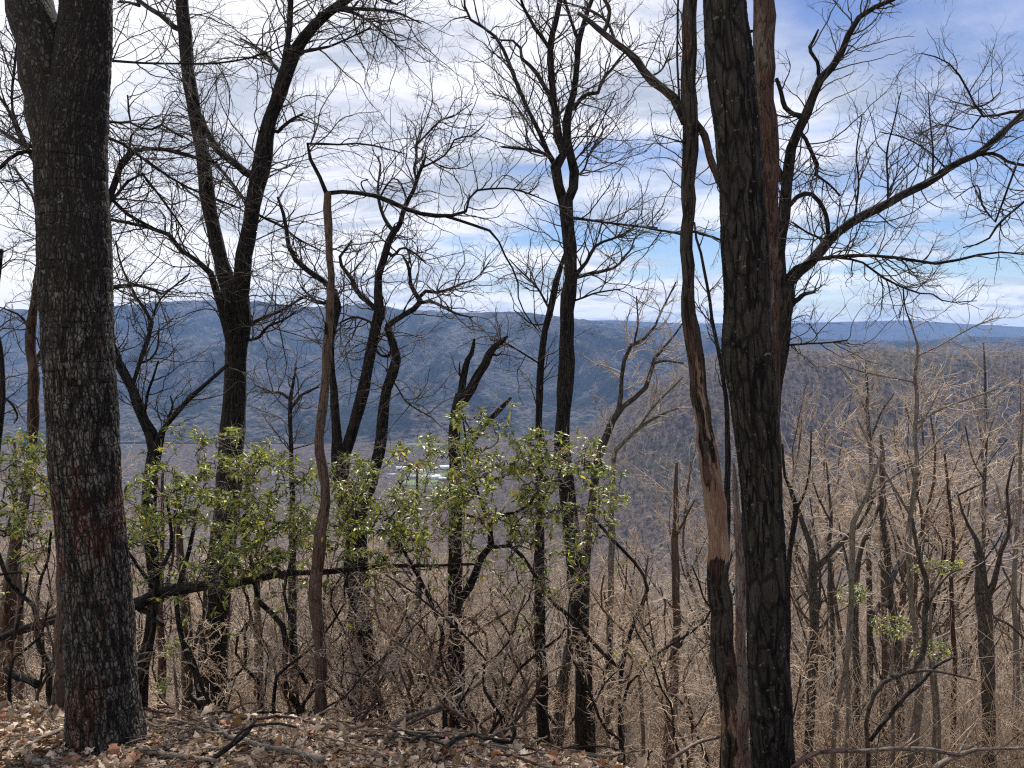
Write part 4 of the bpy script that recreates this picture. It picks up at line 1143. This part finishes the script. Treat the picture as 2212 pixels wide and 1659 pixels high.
fallen('fallen_limb', 'long black fallen limb hanging across from behind the oak to the centre laurel', ['-40,1392,14 0,1376,15 50,1359,18 100,1343,20 180,1325,24 293,1306,26 333,1289,28 383,1276,26 450,1264,22 517,1259,18 583,1246,17 633,1239,13 737,1232,12 837,1224,9 930,1221,7 1030,1219,5',
       '300,1312,16 330,1330,14 352,1352,9', '455,1262,8 470,1235,8 485,1215,5'], 6.9, 6.7, 'dark', 'fallen limb', twigs=16, sides=12)
fallen('fallen_log', 'mossy dark fallen stem lying at the lower left edge', ['-40,1415,18 0,1436,17 33,1456,17 60,1468,16 82,1480,18'], 6.4, 6.2, 'ridged', 'fallen limb', sides=12)
fallen('leaning_branch', 'dead branch leaning up from the tangled stems towards the centre laurel trunk', ['840,1568,12 890,1545,11 937,1530,10 980,1508,10 1010,1493,9 1035,1474,11 1054,1460,12 1070,1435,10 1084,1416,8 1100,1408,4'], 5.6, 6.6, 'stick', twigs=6)
fallen('leaning_branch', 'second dead branch just below the leaning one, ending at the tangled stems', ['850,1580,10 900,1556,9 950,1534,8 1000,1517,6'], 5.5, 6.2, 'stick')


def ground_Y(px, py):
    """where the ray through this picture point meets the near ground"""
    ys = np.linspace(1.5, 7.0, 500)
    q = P(px, py, ys)
    d = q[:, 2] - H(q[:, 0], q[:, 1])
    k_ = np.where(d < 0)[0]
    return float(ys[k_[0]]) if len(k_) else None


def ground_stick(name, label, txt, mat, lift=0.6, side=None, group=None, cat='stick'):
    """lies on the leaves along the surveyed line"""
    A = parse(txt)
    pts = []
    last = 5.0
    for x, y, w_ in A:
        Yg_ = ground_Y(x, y)
        if Yg_ is None:
            Yg_ = last
        last = Yg_
        p = P(x, y, Yg_)
        r = w_ * Yg_ / F / 2
        p[2] = max(p[2], H(p[0], p[1]) + r * lift + 0.03)
        pts.append([*p, r])
    B = spline(np.array(pts), 22)
    B[:, :3] += rng.normal(0, 1, (22, 3)) * B[:, 3:4] * 0.22
    p = np.vstack([B[0, :3], B[:, :3], B[-1, :3]])
    r = np.concatenate([[1e-4], B[:, 3] * (1 + rng.normal(0, 0.07, 22)), [1e-4]])
    o = Tubes().add(p, r, 9).build(name, M[mat])
    return tag(o, label, cat, group)


fallen('stick', 'thick dark stick rising diagonally over the leaves at the bottom', ['425,1668,12 460,1640,12 493,1615,13 533,1583,11 553,1556,8', '495,1613,7 520,1580,6 550,1568,6 600,1563,6 640,1572,4'], 3.75, 4.0, 'ridged', 'stick')
ground_stick('stick', 'pale crooked stick curving through the leaves right of the oak', '455,1560,7 460,1575,7 483,1599,8 533,1616,10 567,1629,12 633,1639,12 700,1660,13', 'pale')
ground_stick('root', 'brown root like branch running right from the foot of the oak', '305,1634,16 340,1640,14 367,1646,13 433,1654,10 470,1660,8', 'stick')
ground_stick('stick', 'short dark branch slanting down from the reddish trunk', '407,1500,10 425,1520,10 440,1540,9 450,1560,9', 'ridged', 1.5)
ground_stick('stick', 'thin dark stick crossing right behind the thick diagonal stick', '515,1570,7 560,1568,7 600,1563,7 640,1566,6 690,1583,6 735,1590,5', 'red', 1.5)
ground_stick('stick', 'grey stick lying left of the oak', '40,1640,7 90,1613,9 120,1600,10 147,1588,10', 'stick', 1.5)
ground_stick('stick', 'pale broken stick in the bottom left corner', '60,1655,16 80,1662,14 105,1668,13', 'pale')
ground_stick('stick', 'pale snapped stub standing in the leaves below the tangled stems', '843,1610,11 841,1590,10 845,1572,8', 'pale', 2)
ground_stick('stick', 'reddish stick curving down to the bottom edge below the tangled stems', '870,1612,9 905,1615,10 930,1632,11 945,1660,12', 'red')
ground_stick('stick', 'arched stick with both ends in the leaves near bottom centre', '955,1645,9 985,1620,10 1020,1608,9 1060,1620,9 1095,1625,10 1108,1600,9 1112,1570,8', 'ridged', 2.5)
ground_stick('stick', 'long grey stick along the brow under the centre tree', '1150,1612,8 1220,1622,9 1290,1632,9 1345,1640,10', 'stick', 2)
fallen('fallen_branch', 'long pale fallen branch crossing the bottom right corner', ['1712,1662,14 1735,1640,12 1758,1626,11 1808,1621,10 1875,1623,10 1941,1616,10 2008,1620,10 2068,1630,9 2108,1620,8 2212,1616,6 2280,1612,5',
       '2010,1662,11 2040,1645,10 2075,1632,9 2095,1622,8', '1945,1616,6 1965,1600,5 1975,1585,3', '2070,1628,5 2085,1600,4 2110,1560,3'], 4.3, 4.6, 'stick', 'fallen branch', twigs=8)
fallen('fallen_branch', 'short fallen branch propped against the foot of the peeling dead tree', ['1440,1645,8 1475,1623,8 1508,1603,7 1535,1596,7 1562,1590,7'], 4.6, 5.1, 'stick', 'fallen branch')
fallen('leaning_branch', 'dark branch springing up from the kinked tree towards lower right', ['1880,1600,8 1925,1540,8 1960,1500,9 1990,1475,8 2020,1440,6 2060,1420,4'], 7.6, 8.2, 'dark', 'branch', twigs=8)
fallen('leaning_branch', 'thin white twisted branch looping in front of the centre tree', ['1105,1580,6 1120,1530,5 1145,1480,6 1180,1455,5 1230,1432,5 1270,1430,5 1300,1445,4 1330,1470,3'], 6.6, 6.9, 'pale', 'branch', twigs=8)
for lab, t_, Y_, mt_ in [('red brown arching stem between the tangled stems and the centre laurel', '905,1590,6 915,1500,6 930,1420,6 925,1370,5 880,1330,4 860,1300,3', 7.2, 'red'),
                         ('curved red stem rising right of the centre laurel trunk', '1060,1600,7 1075,1500,7 1050,1430,6 1055,1380,6 1020,1340,5 990,1325,3', 7.2, 'red'),
                         ('dark bowed stem leaning left of the dull laurel patch', '1325,1640,9 1310,1560,8 1300,1480,8 1316,1420,7 1312,1340,6 1305,1280,4', 7.6, 'dark'),
                         ('crooked dark stem at the left edge under the yellow green laurel', '20,1480,8 30,1420,7 60,1400,6 90,1370,5 105,1300,4', 6.2, 'dark'),
                         ('wiry stem arching left above the orange brown stem', '1440,1500,5 1420,1420,5 1405,1350,4 1395,1260,4 1400,1200,3', 8.0, 'brown')]:
    o = make_tree('sapling', lab, 'sapling', Y_, [t_], [], mt_, twig_mat='twig_red', twigs=2.0, tw_len=0.6, sides=8)

# the tangle of crooked laurel stems in front of the slope
GAPS = [(-400, 130, 'left of the big oak'), (130, 300, 'behind the big oak'), (300, 500, 'between big oak and V shaped tree'), (500, 690, 'between V shaped tree and slim brown tree'),
        (690, 960, 'between slim brown tree and broken Y trunk'), (960, 1230, 'between broken Y trunk and centre tree'), (1230, 1500, 'between centre tree and peeling dead tree'),
        (1500, 1720, 'behind the widest right trunk'), (1720, 1850, 'just right of the widest right trunk'), (1850, 1990, 'in the middle of the right woods'), (1990, 2150, 'around the dark double trunk'), (2150, 3000, 'at the right edge')]


def where(px):
    return next((w for a, b, w in GAPS if a <= px < b), 'at the right edge')


for i in range(64):
    x0 = rng.uniform(40, 1700) if i % 3 else rng.uniform(520, 1300)
    if 125 < x0 < 320:
        continue
    Y_ = rng.uniform(5.4, 8.6) if not (430 < x0 < 510 or 1190 < x0 < 1300) else rng.uniform(9.8, 11.5)
    y, x, w_ = 1640.0, x0, rng.uniform(5, 12)
    dx = rng.normal(0, 0.5)
    pts = []
    top = rng.uniform(1180, 1420)
    while y > top:
        pts.append(f'{x:.0f},{y:.0f},{w_:.1f}')
        dx = 0.6 * dx + rng.normal(0, 0.55)
        x += dx * 34
        y -= rng.uniform(25, 50)
        w_ *= 0.91
    mt_ = ('dark', 'red', 'ridged', 'dark', 'brown')[i % 5]
    word = {'dark': 'dark', 'red': 'reddish', 'ridged': 'grey', 'brown': 'brown'}[mt_]
    lim_ = []
    for q in range(int(rng.integers(0, 3))):
        j = int(rng.integers(2, max(3, len(pts) - 2)))
        bx, by, bw = [float(v_) for v_ in pts[min(j, len(pts) - 1)].split(',')]
        sgn = rng.choice([-1, 1])
        lt_ = [f'{bx:.0f},{by:.0f},{bw * .7:.1f}']
        for z_ in range(5):
            bx += sgn * rng.uniform(4, 28); by -= rng.uniform(5, 45); bw *= 0.8
            lt_.append(f'{bx:.0f},{by:.0f},{bw * .7:.1f}')
        lim_.append((' '.join(lt_), 0.0, rng.uniform(-0.3, 0.3)))
    make_tree('bare_shrub', f'{("tall", "low")[top > 1300]} {word} crooked {("unbranched", "forked", "twice forked")[len(lim_)]} bare shrub {where(x0)}', 'shrub', Y_, [' '.join(pts)], lim_, mt_, twig_mat=('twig_red', 'twig_grey', 'twig_brown')[i % 3],
              twigs=1.8, tw_len=0.55, wild=1.5, sides=7, group='crooked laurel stems along the brow')

# loose sticks heaped along the brow
for i in range(84):
    x0 = rng.uniform(60, 1420)
    base_y = np.interp(x0, [0, 500, 800, 1100, 1400], [1535, 1530, 1570, 1605, 1640])
    y0 = base_y + rng.uniform(-6, 60)
    a = rng.uniform(-1.5, 1.5)
    L = rng.uniform(40, 190)
    w_ = rng.uniform(2.5, 7)
    x1, y1 = x0 + L * math.cos(a), y0 + L * 0.30 * math.sin(a)
    if 130 < (x0 + x1) / 2 < 310:
        continue
    xm, ym = (x0 + x1) / 2 + rng.normal(0, 12), (y0 + y1) / 2 + rng.normal(0, 9)
    ground_stick('stick', f'{("short", "long")[L > 110]} {("thin", "stout")[w_ > 4.8]} {("grey", "reddish", "dark", "grey")[i % 4]} stick lying on the leaves {where((x0 + x1) / 2)}', f'{x0},{y0},{w_} {xm},{ym},{w_*.85} {x1},{y1},{w_*.5}', ('stick', 'red', 'dark', 'stick')[i % 4], rng.uniform(1, 7), group='sticks heaped along the brow')

# fallen leaves
LT = [(0.38, 0.28, 0.20), (0.47, 0.365, 0.275), (0.26, 0.165, 0.11), (0.60, 0.49, 0.39), (0.30, 0.135, 0.075), (0.15, 0.095, 0.065), (0.42, 0.32, 0.235)]
LL = [leaf_mesh(rng.uniform(0.075, 0.12), rng.uniform(0.045, 0.065), rng.uniform(-0.8, 1.1), rng.uniform(-0.5, 0.4), 1, rng.uniform(-0.3, 0.35), seed=30 + i) for i in range(9)]
n = 34000
Yl = 1.0 + 5.2 * rng.random(n) ** 0.8
Xl = rng.uniform(-1, 1, n) * (0.75 * Yl + 0.8)
Zl = H(Xl, Yl) + rng.uniform(0.0, 0.025, n)
d = rng.normal(size=(n, 3))
d[:, 2] = d[:, 2] * 0.5
pos = np.stack([Xl, Yl, Zl], 1)
q = pos.copy(); 
pyv = CH / 2 + F * (-(pos[:, 2] - CAMZ) * math.cos(PITCH) - pos[:, 1] * math.sin(PITCH)) / (pos[:, 1] * math.cos(PITCH) - (pos[:, 2] - CAMZ) * math.sin(PITCH))
pxv = CW / 2 + F * pos[:, 0] / pos[:, 1]
vis = (pyv < CH - 8) & (pxv > 5) & (pxv < 1500) & (Yl < 4.8) & ~((pxv > 125) & (pxv < 330) & (Yl > 4.2))
depth = np.where(vis, Yl, 99) - 0.0 * Yl
scatter_leaves('leaf', LL, pos, frames(d, rng.normal(0, 0.5, n)), rng.uniform(0.26, 0.64, n) * (1 + 0.6 * (rng.random(n) < 0.06)), LT, M['litter'], ground, 300, 'fallen_leaf', 'leaf_litter', depth)


# broken twigs among the leaves
n = 5200
Yt = 2.2 + 3.4 * rng.random(n)
Xt = rng.uniform(-1, 1, n) * (0.72 * Yt + 0.4)
a = rng.uniform(0, 6.28, n)
L = rng.uniform(0.05, 0.38, n) * rng.random(n) ** 0.5
K = 5
pth = np.empty((n, K, 3))
hd = np.stack([np.cos(a), np.sin(a)], 1)
pth[:, 0, 0], pth[:, 0, 1] = Xt, Yt
for s_ in range(1, K):
    hd = hd + rng.normal(0, 0.22, hd.shape)
    pth[:, s_, :2] = pth[:, s_ - 1, :2] + hd * (L / (K - 1))[:, None]
lift = rng.uniform(0.008, 0.045, n)[:, None] * np.linspace(0.6, 1.4, K)[None]
pth[:, :, 2] = H(pth[:, :, 0], pth[:, :, 1]) + lift
tw = Tubes().add(pth, rng.uniform(0.0012, 0.0045, n)[:, None] * np.linspace(1, 0.6, K)[None], 4).build('twig_litter', M['stick'])
tag(tw, 'broken twigs strewn among the fallen leaves', 'twigs', kind='stuff')

# ------------------------------------------------------------------ prototype trees, brush
def proto_tree(Ht, seed, n1=26, n2=7, n3=4, spread=1.0, lean=0.05, r=0.11, fork=True, S_=6, thick=1.0):
    """a whole bare forest tree at the origin, returned as (trunk tubes, crown tubes)"""
    K = 14
    z = np.linspace(0, 1, K)
    p = np.zeros((1, K, 3))
    ph = rng.uniform(0, 6, 4)
    p[0, :, 0] = lean * Ht * z * math.cos(ph[0]) + 0.034 * Ht * np.sin(z * 5 + ph[1]) + 0.008 * Ht * np.sin(z * 17 + ph[2])
    p[0, :, 1] = lean * Ht * z * math.sin(ph[0]) + 0.034 * Ht * np.sin(z * 4 + ph[2])
    p[0, :, 2] = Ht * 0.85 * z
    rad = (r * (1 - 0.8 * z))[None]
    tr = [p]; rr = [rad]
    l0, q0 = grow(p, rad, 9, (Ht * 0.22, Ht * 0.5), (0.3, 0.85), K, r * 0.5, r * 0.1, 0.11, 0.04, 0.22, 0.85)
    A, R = np.concatenate([p, l0]), np.concatenate([rad, q0])
    trunk = Tubes().add(A, R, S_)
    l1, q1 = grow(A, R, n1, (Ht * 0.10, Ht * 0.26), (0.5, 1.2), 9, r * 0.24, r * 0.07, 0.15, 0.05, 0.25)
    l2, q2 = grow(l1, q1, n1 * n2, (Ht * 0.04, Ht * 0.11), (0.4, 1.1), 6, r * 0.1 * thick, r * 0.04 * thick, 0.18, 0.05, 0.1)
    l3, q3 = grow(l2, q2, n1 * n2 * n3, (Ht * 0.015, Ht * 0.05), (0.4, 1.1), 4, r * 0.05 * thick, r * 0.025 * thick, 0.18, 0.05, 0.1, keep=0.9)
    crown = Tubes().add(l1, q1, 4).add(l2, q2, 3).add(l3, q3, 3)
    return trunk, crown


def proto_brush(Ht, n, seed):
    """many fine arching stems from one root"""
    K = 9
    a = rng.uniform(0, 2 * math.pi, n)
    le = rng.uniform(0.1, 1.1, n)
    p = np.zeros((n, K, 3))
    p[:, 0, :2] = rng.normal(0, 0.25, (n, 2))
    d = np.stack([np.cos(a) * le, np.sin(a) * le, np.ones(n)], 1)
    L = rng.uniform(0.5, 1.0, n) * Ht
    for s_ in range(1, K):
        d = d + rng.normal(0, 0.2, (n, 3)) + np.array([0, 0, 0.02])
        d /= np.linalg.norm(d, axis=1, keepdims=True)
        p[:, s_] = p[:, s_ - 1] + d * (L / (K - 1))[:, None]
    rad = np.linspace(1, 0.35, K)[None] * rng.uniform(0.006, 0.016, n)[:, None]
    l1, q1 = grow(p, rad, n * 4, (0.5, 1.9), (0.4, 1.3), 9, 0.006, 0.0028, 0.15, 0.03, 0.2)
    l2, q2 = grow(l1, q1, n * 8, (0.25, 0.8), (0.5, 1.3), 6, 0.004, 0.002, 0.15, 0.03, 0.1)
    return Tubes().add(p, rad, 4).add(l1, q1, 3).add(l2, q2, 3)


protos = []
for i in range(6):
    tr, cr = proto_tree(rng.uniform(12, 16), i, thick=2.0)
    protos.append((tr.build('trunk', M[('dark', 'brown', 'pale', 'red', 'grey', 'brown')[i]], None, False), cr.build('crown', M[('twig_grey', 'twig_brown')[i % 2]], None, False)))
KIND_LAB = ['dark trunked bare tree', 'brown trunked bare tree', 'pale trunked bare tree', 'reddish bare tree', 'grey slim bare tree', 'brown slim bare tree']


def top_limit(px):
    """how high in the picture the woods on the slope reach"""
    return np.interp(px, [0, 250, 700, 1000, 1250, 1400, 1650, 1750, 1900, 2212, 2600], [930, 960, 1010, 1060, 1010, 960, 850, 830, 790, 760, 740])


placed = []
tries = 0
while len(placed) < 170 and tries < 20000:
    tries += 1
    Y = 13 + 62 * rng.random() ** 1.15
    px = rng.uniform(-150, 2400)
    x = (px - CW / 2) / F * Y
    if any((x - a) ** 2 + (Y - b) ** 2 < (1.5 + Y * 0.02) ** 2 for a, b in placed):
        continue
    placed.append((x, Y))
    gz = float(H(x, Y))
    i = int(rng.integers(0, 6))
    lim = CAMZ + float(slope_of(top_limit(px) + rng.uniform(0, 130))) * Y - gz
    sc = min(rng.uniform(0.75, 1.35), lim / 14.0)
    if sc < 0.35:
        continue
    root = empty('bare_tree', (x, Y, gz - 0.15), KIND_LAB[i] + ' ' + where(px) + (', near' if Y < 22 else ', midway' if Y < 42 else ', far off'), 'tree', 'bare trees crowding the slope below')
    root.rotation_euler = (0, 0, rng.uniform(0, 6.28))
    root.scale = (sc, sc, sc)
    for src in protos[i]:
        c_ = bpy.data.objects.new(src.name.split('.')[0], src.data)
        COL.objects.link(c_)
        c_.parent = root
        if c_.name.startswith('crown'):
            c_['kind'] = 'stuff'


def instancer(name, pts, rot, scl, sources, label=None, cat=None):
    """one object that spreads the sources over its points"""
    me = bpy.data.meshes.new(name)
    me.vertices.add(len(pts))
    me.vertices.foreach_set('co', np.ascontiguousarray(pts, dtype=np.float32).ravel())
    a = me.attributes.new('rot', 'FLOAT_VECTOR', 'POINT')
    a.data.foreach_set('vector', np.ascontiguousarray(rot, dtype=np.float32).ravel())
    a = me.attributes.new('scl', 'FLOAT', 'POINT')
    a.data.foreach_set('value', np.ascontiguousarray(scl, dtype=np.float32))
    a = me.attributes.new('idx', 'INT', 'POINT')
    a.data.foreach_set('value', rng.integers(0, len(sources), len(pts)).astype(np.int32))
    o = bpy.data.objects.new(name, me)
    COL.objects.link(o)
    ng = bpy.data.node_groups.new(name, 'GeometryNodeTree')
    ng.interface.new_socket('Geometry', in_out='INPUT', socket_type='NodeSocketGeometry')
    ng.interface.new_socket('Geometry', in_out='OUTPUT', socket_type='NodeSocketGeometry')
    nd = ng.nodes
    gi, go = nd.new('NodeGroupInput'), nd.new('NodeGroupOutput')
    iop = nd.new('GeometryNodeInstanceOnPoints')
    g2i = nd.new('GeometryNodeGeometryToInstance')
    for s_ in reversed(sources):
        oi = nd.new('GeometryNodeObjectInfo')
        oi.inputs['Object'].default_value = s_
        ng.links.new(oi.outputs['Geometry'], g2i.inputs[0])
    ng.links.new(gi.outputs[0], iop.inputs['Points'])
    ng.links.new(g2i.outputs[0], iop.inputs['Instance'])
    iop.inputs['Pick Instance'].default_value = True

    def attr(nm, tp):
        n_ = nd.new('GeometryNodeInputNamedAttribute')
        n_.data_type = tp
        n_.inputs['Name'].default_value = nm
        return n_.outputs['Attribute']
    ng.links.new(attr('idx', 'INT'), iop.inputs['Instance Index'])
    e2r = nd.new('FunctionNodeEulerToRotation')
    ng.links.new(attr('rot', 'FLOAT_VECTOR'), e2r.inputs[0])
    ng.links.new(e2r.outputs[0], iop.inputs['Rotation'])
    ng.links.new(attr('scl', 'FLOAT'), iop.inputs['Scale'])
    ng.links.new(iop.outputs[0], go.inputs[0])
    md = o.modifiers.new('spread', 'NODES')
    md.node_group = ng
    tag(o, label, cat, kind='stuff')
    return o


def joined(tr, cr, m1, m2, name):
    t = Tubes()
    t.V, t.F, t.U = tr.V + cr.V, tr.F + [f + tr.n for f in cr.F], tr.U + cr.U
    nt = sum(len(f) for f in tr.F)
    o = t.build(name, m1, None, False)
    o.data.materials.append(m2)
    mi = np.ones(len(o.data.polygons), dtype=np.int32)
    mi[:nt] = 0
    o.data.polygons.foreach_set('material_index', mi)
    return o


# understorey brush on the slope below the brow
bp = [proto_brush(rng.uniform(2.4, 3.8), 16, i).build('brush_stems', M[('twig_brown', 'twig_grey', 'twig_red', 'twig_grey', 'twig', 'twig_brown')[i]], None, False) for i in range(6)]
n = 1150
Y = 10.2 + 75 * rng.random(n) ** 1.5
px = rng.uniform(-200, 2400, n)
x = (px - CW / 2) / F * Y
ok = fbm(x / 3.0, Y / 4.0, 2, 99) > 0.47
x, Y, px = x[ok], Y[ok], px[ok]
n = len(x)
gz = H(x, Y)
topz = CAMZ + slope_of(np.where(px < 1350, 1235, 1120) + rng.uniform(0, 160, n)) * Y
scl = np.clip((topz - gz) / 3.0, 0.3, 1.9) * rng.uniform(0.7, 1.1, n)
scl = np.minimum(scl, np.maximum(1.0, Y * 0.08))
instancer('undergrowth', np.stack([x, Y, gz - 0.05], 1), np.stack([rng.normal(0, 0.1, n), rng.normal(0, 0.1, n), rng.uniform(0, 6.28, n)], 1), scl, bp,
          'dense tangle of thin brown stems and twigs covering the slope below', 'undergrowth')

# the woods further down
fp = []
for i in range(5):
    tr, cr = proto_tree(rng.uniform(13, 17), 50 + i, 20, 6, 3, r=0.13, S_=4, thick=1.8)
    fp.append(joined(tr, cr, M[('twig_grey', 'twig_brown', 'twig_grey', 'twig_brown', 'twig_red')[i]], M[('twig_brown', 'twig_grey', 'twig_brown', 'twig_red', 'twig_brown')[i]], 'far_tree'))
n = 2600
Y = 60 + 560 * rng.random(n) ** 1.5
px = rng.uniform(-150, 2400, n)
x = (px - CW / 2) / F * Y
gz = H(x, Y)
lim = CAMZ + slope_of(top_limit(px) + 20) * Y - gz
scl = np.minimum(rng.uniform(0.75, 1.25, n), lim / 14)
ok = scl > 0.3
instancer('woods', np.stack([x, Y, gz - 0.3], 1)[ok], np.stack([0 * x, 0 * x, rng.uniform(0, 6.28, n)], 1)[ok], scl[ok], fp,
          'bare grey brown woods falling away to the valley', 'woods')
n = 9000
Y = 950 + 1400 * rng.random(n)
px = rng.uniform(-60, 2280, n)
x = (px - CW / 2) / F * Y
gz = H(x, Y)
ok = (gz < FLOOR + 4) & (fbm(x / 130, Y / 90, 3, 77) > 0.44) & ~((px > 835) & (px < 985) & (Y > 1380) & (Y < 1900))
VAL = (x, Y, gz, ok)
# woods of the near spur and the lower slope, each crown a ragged tuft
cp = []
for i in range(4):
    tr, cr = proto_tree(14, 80 + i, 16, 5, 2, r=0.3, S_=3, thick=2.4)
    cp.append(joined(tr, cr, M['twig_grey'], M[('twig_grey', 'twig_brown')[i % 2]], 'spur_tree'))
n = 9000
Y = 600 + 900 * rng.random(n)
px = rng.uniform(-60, 2280, n)
x = (px - CW / 2) / F * Y
gz = H(x, Y)
ok = (gz > FLOOR + 4) & (Y < 1500)
instancer('woods', np.stack([x, Y, gz - 0.5], 1)[ok], np.stack([0 * x, 0 * x, rng.uniform(0, 6.28, n)], 1)[ok], rng.uniform(0.9, 1.5, n)[ok], cp,
          'distant bare woods covering the low spur on the right', 'woods')

x, Y, gz, ok = VAL
instancer('woods', np.stack([x, Y, gz - 0.5], 1)[ok], np.stack([0 * x, 0 * x, rng.uniform(0, 6.28, len(x))], 1)[ok], rng.uniform(1.0, 1.7, len(x))[ok], cp,
          'copses and hedgerows of bare trees on the valley floor', 'woods')

# ------------------------------------------------------------------ the farm buildings in the valley
def pm(name, col, rough=0.6):
    m, T = material(name)
    g = T.n('ShaderNodeNewGeometry').outputs['Position']
    n = T.noise(g, 0.6, 3, 0.6).outputs[0]
    finish(T, T.mix(T.ramp(n, 0.3, 0.7), col, tuple(c * 0.8 for c in col)), rough)
    return m


WALL = [pm('white_siding', (0.75, 0.75, 0.73)), pm('red_siding', (0.30, 0.07, 0.05)), pm('tan_siding', (0.5, 0.42, 0.32))]
ROOF = [pm('metal_roof', (0.62, 0.64, 0.66), 0.4), pm('grey_roof', (0.22, 0.22, 0.23)), pm('white_roof', (0.8, 0.8, 0.8), 0.5)]
GL = pm('dark_glass', (0.03, 0.035, 0.04), 0.1)


def building(px, py, L, Wd, h, rot, wm, rm, label, cat):
    t = -float(slope_of(py))
    Y = (CAMZ - FLOOR) / t
    p = P(px, py, Y)
    z0 = float(H(p[0], p[1])) - 0.4
    root = empty('barn' if cat == 'barn' else 'house', (float(p[0]), float(p[1]), z0), label, cat)
    root.rotation_euler = (0, 0, rot)

    def part(nm, V_, F_, m_):
        o = mesh_obj(nm, V_, F_, m_, None, False)
        o.parent = root
        return o
    a, b = L / 2, Wd / 2
    rh = Wd * 0.32
    V_ = [(-a, -b, 0), (a, -b, 0), (a, b, 0), (-a, b, 0), (-a, -b, h), (a, -b, h), (a, b, h), (-a, b, h), (-a, 0, h + rh), (a, 0, h + rh)]
    part('wall', V_, [(0, 1, 5, 4), (2, 3, 7, 6), (1, 2, 6, 5), (3, 0, 4, 7), (4, 7, 8, 8), (6, 5, 9, 9)], wm)
    e = 0.6
    V_ = [(-a - e, -b - e, h - 0.25), (a + e, -b - e, h - 0.25), (a + e, 0, h + rh + 0.15), (-a - e, 0, h + rh + 0.15), (-a - e, b + e, h - 0.25), (a + e, b + e, h - 0.25)]
    V_ = V_ + [(x_, y_, z_ + 0.3) for x_, y_, z_ in V_]
    part('roof', V_, [(0, 1, 2, 3), (3, 2, 5, 4), (6, 9, 8, 7), (9, 10, 11, 8), (0, 6, 7, 1), (4, 5, 11, 10), (0, 3, 9, 6), (3, 4, 10, 9), (1, 7, 8, 2), (2, 8, 11, 5)], rm)

    def slab(nm, x_, w_, z_, hh, m_):
        y_ = -b - 0.06
        V2 = [(x_ - w_ / 2, y_, z_), (x_ + w_ / 2, y_, z_), (x_ + w_ / 2, y_, z_ + hh), (x_ - w_ / 2, y_, z_ + hh)]
        V2 = V2 + [(q_[0], y_ + 0.12, q_[2]) for q_ in V2]
        part(nm, V2, [(0, 1, 2, 3), (0, 4, 5, 1), (1, 5, 6, 2), (2, 6, 7, 3), (3, 7, 4, 0)], m_)
    slab('door', 0, 3 if cat == 'barn' else 1.4, 0, h * 0.7, GL)
    for k_ in (-0.32, 0.32):
        slab('window', k_ * L, 1.8, h * 0.35, h * 0.3, GL)
    return root


m, T = material('meadow')
g = T.n('ShaderNodeNewGeometry').outputs['Position']
finish(T, T.mix(T.ramp(T.noise(g, 0.03, 4, 0.6).outputs[0], 0.35, 0.65), (0.10, 0.15, 0.05), (0.17, 0.19, 0.10)), 1.0, None, 0.0)
for (xa, xb, pa, pb) in ((868, 966, 1026, 1056), (930, 975, 1012, 1024), (868, 990, 962, 965)):
    Ya, Yb = [(CAMZ - FLOOR) / -float(slope_of(q_)) for q_ in (pb, pa)]
    cor = []
    for q_ in range(14):
        a_ = q_ / 14 * 2 * math.pi
        r_ = 1 / max(abs(math.cos(a_)), abs(math.sin(a_))) * rng.uniform(0.85, 1.0)
        yy_ = (Ya + Yb) / 2 + (Yb - Ya) / 2 * math.sin(a_) * r_
        xx_ = ((xa + xb) / 2 + (xb - xa) / 2 * math.cos(a_) * r_ - CW / 2) / F * (Ya + Yb) / 2
        cor.append((xx_, yy_, float(H(xx_, yy_)) + 0.35))
    V_ = [(sum(c_[0] for c_ in cor) / 14, sum(c_[1] for c_ in cor) / 14, cor[0][2])] + cor
    tag(mesh_obj('field', V_, [(0, 1 + i, 1 + (i + 1) % 14) for i in range(14)], m, smooth=False), kind='structure')

for a in [(872, 1022, 34, 14, 6, 0.1, 0, 0, 'long white barn with a pale metal roof in the valley', 'barn'), (905, 1027, 26, 12, 5, -0.2, 0, 2, 'white barn beside the long barn in the valley', 'barn'),
          (938, 1024, 22, 12, 6, 0.3, 0, 1, 'white farmhouse with a grey roof in the valley', 'house'), (930, 1041, 40, 15, 5, 0.15, 0, 0, 'low broad metal roofed barn nearest in the valley', 'barn'),
          (958, 1044, 18, 10, 5, -0.3, 1, 0, 'red barn with a pale roof at the green field', 'barn'), (890, 1040, 16, 10, 5, 0.5, 2, 1, 'tan house with a grey roof left of the low broad barn', 'house'),
          (960, 1018, 20, 11, 5, 0.0, 0, 2, 'small white house at the back of the farm', 'house'), (845, 1036, 18, 10, 5, 0.2, 0, 1, 'white house half hidden left of the farm', 'house'),
          (600, 1030, 24, 12, 5, 0.3, 0, 0, 'white barn glimpsed behind the laurel thicket', 'barn'), (1130, 1012, 24, 12, 5, -0.1, 0, 2, 'pale barn glimpsed behind the centre laurel', 'barn')]:
    building(*a[:6], WALL[a[6]], ROOF[a[7]], a[8], a[9])
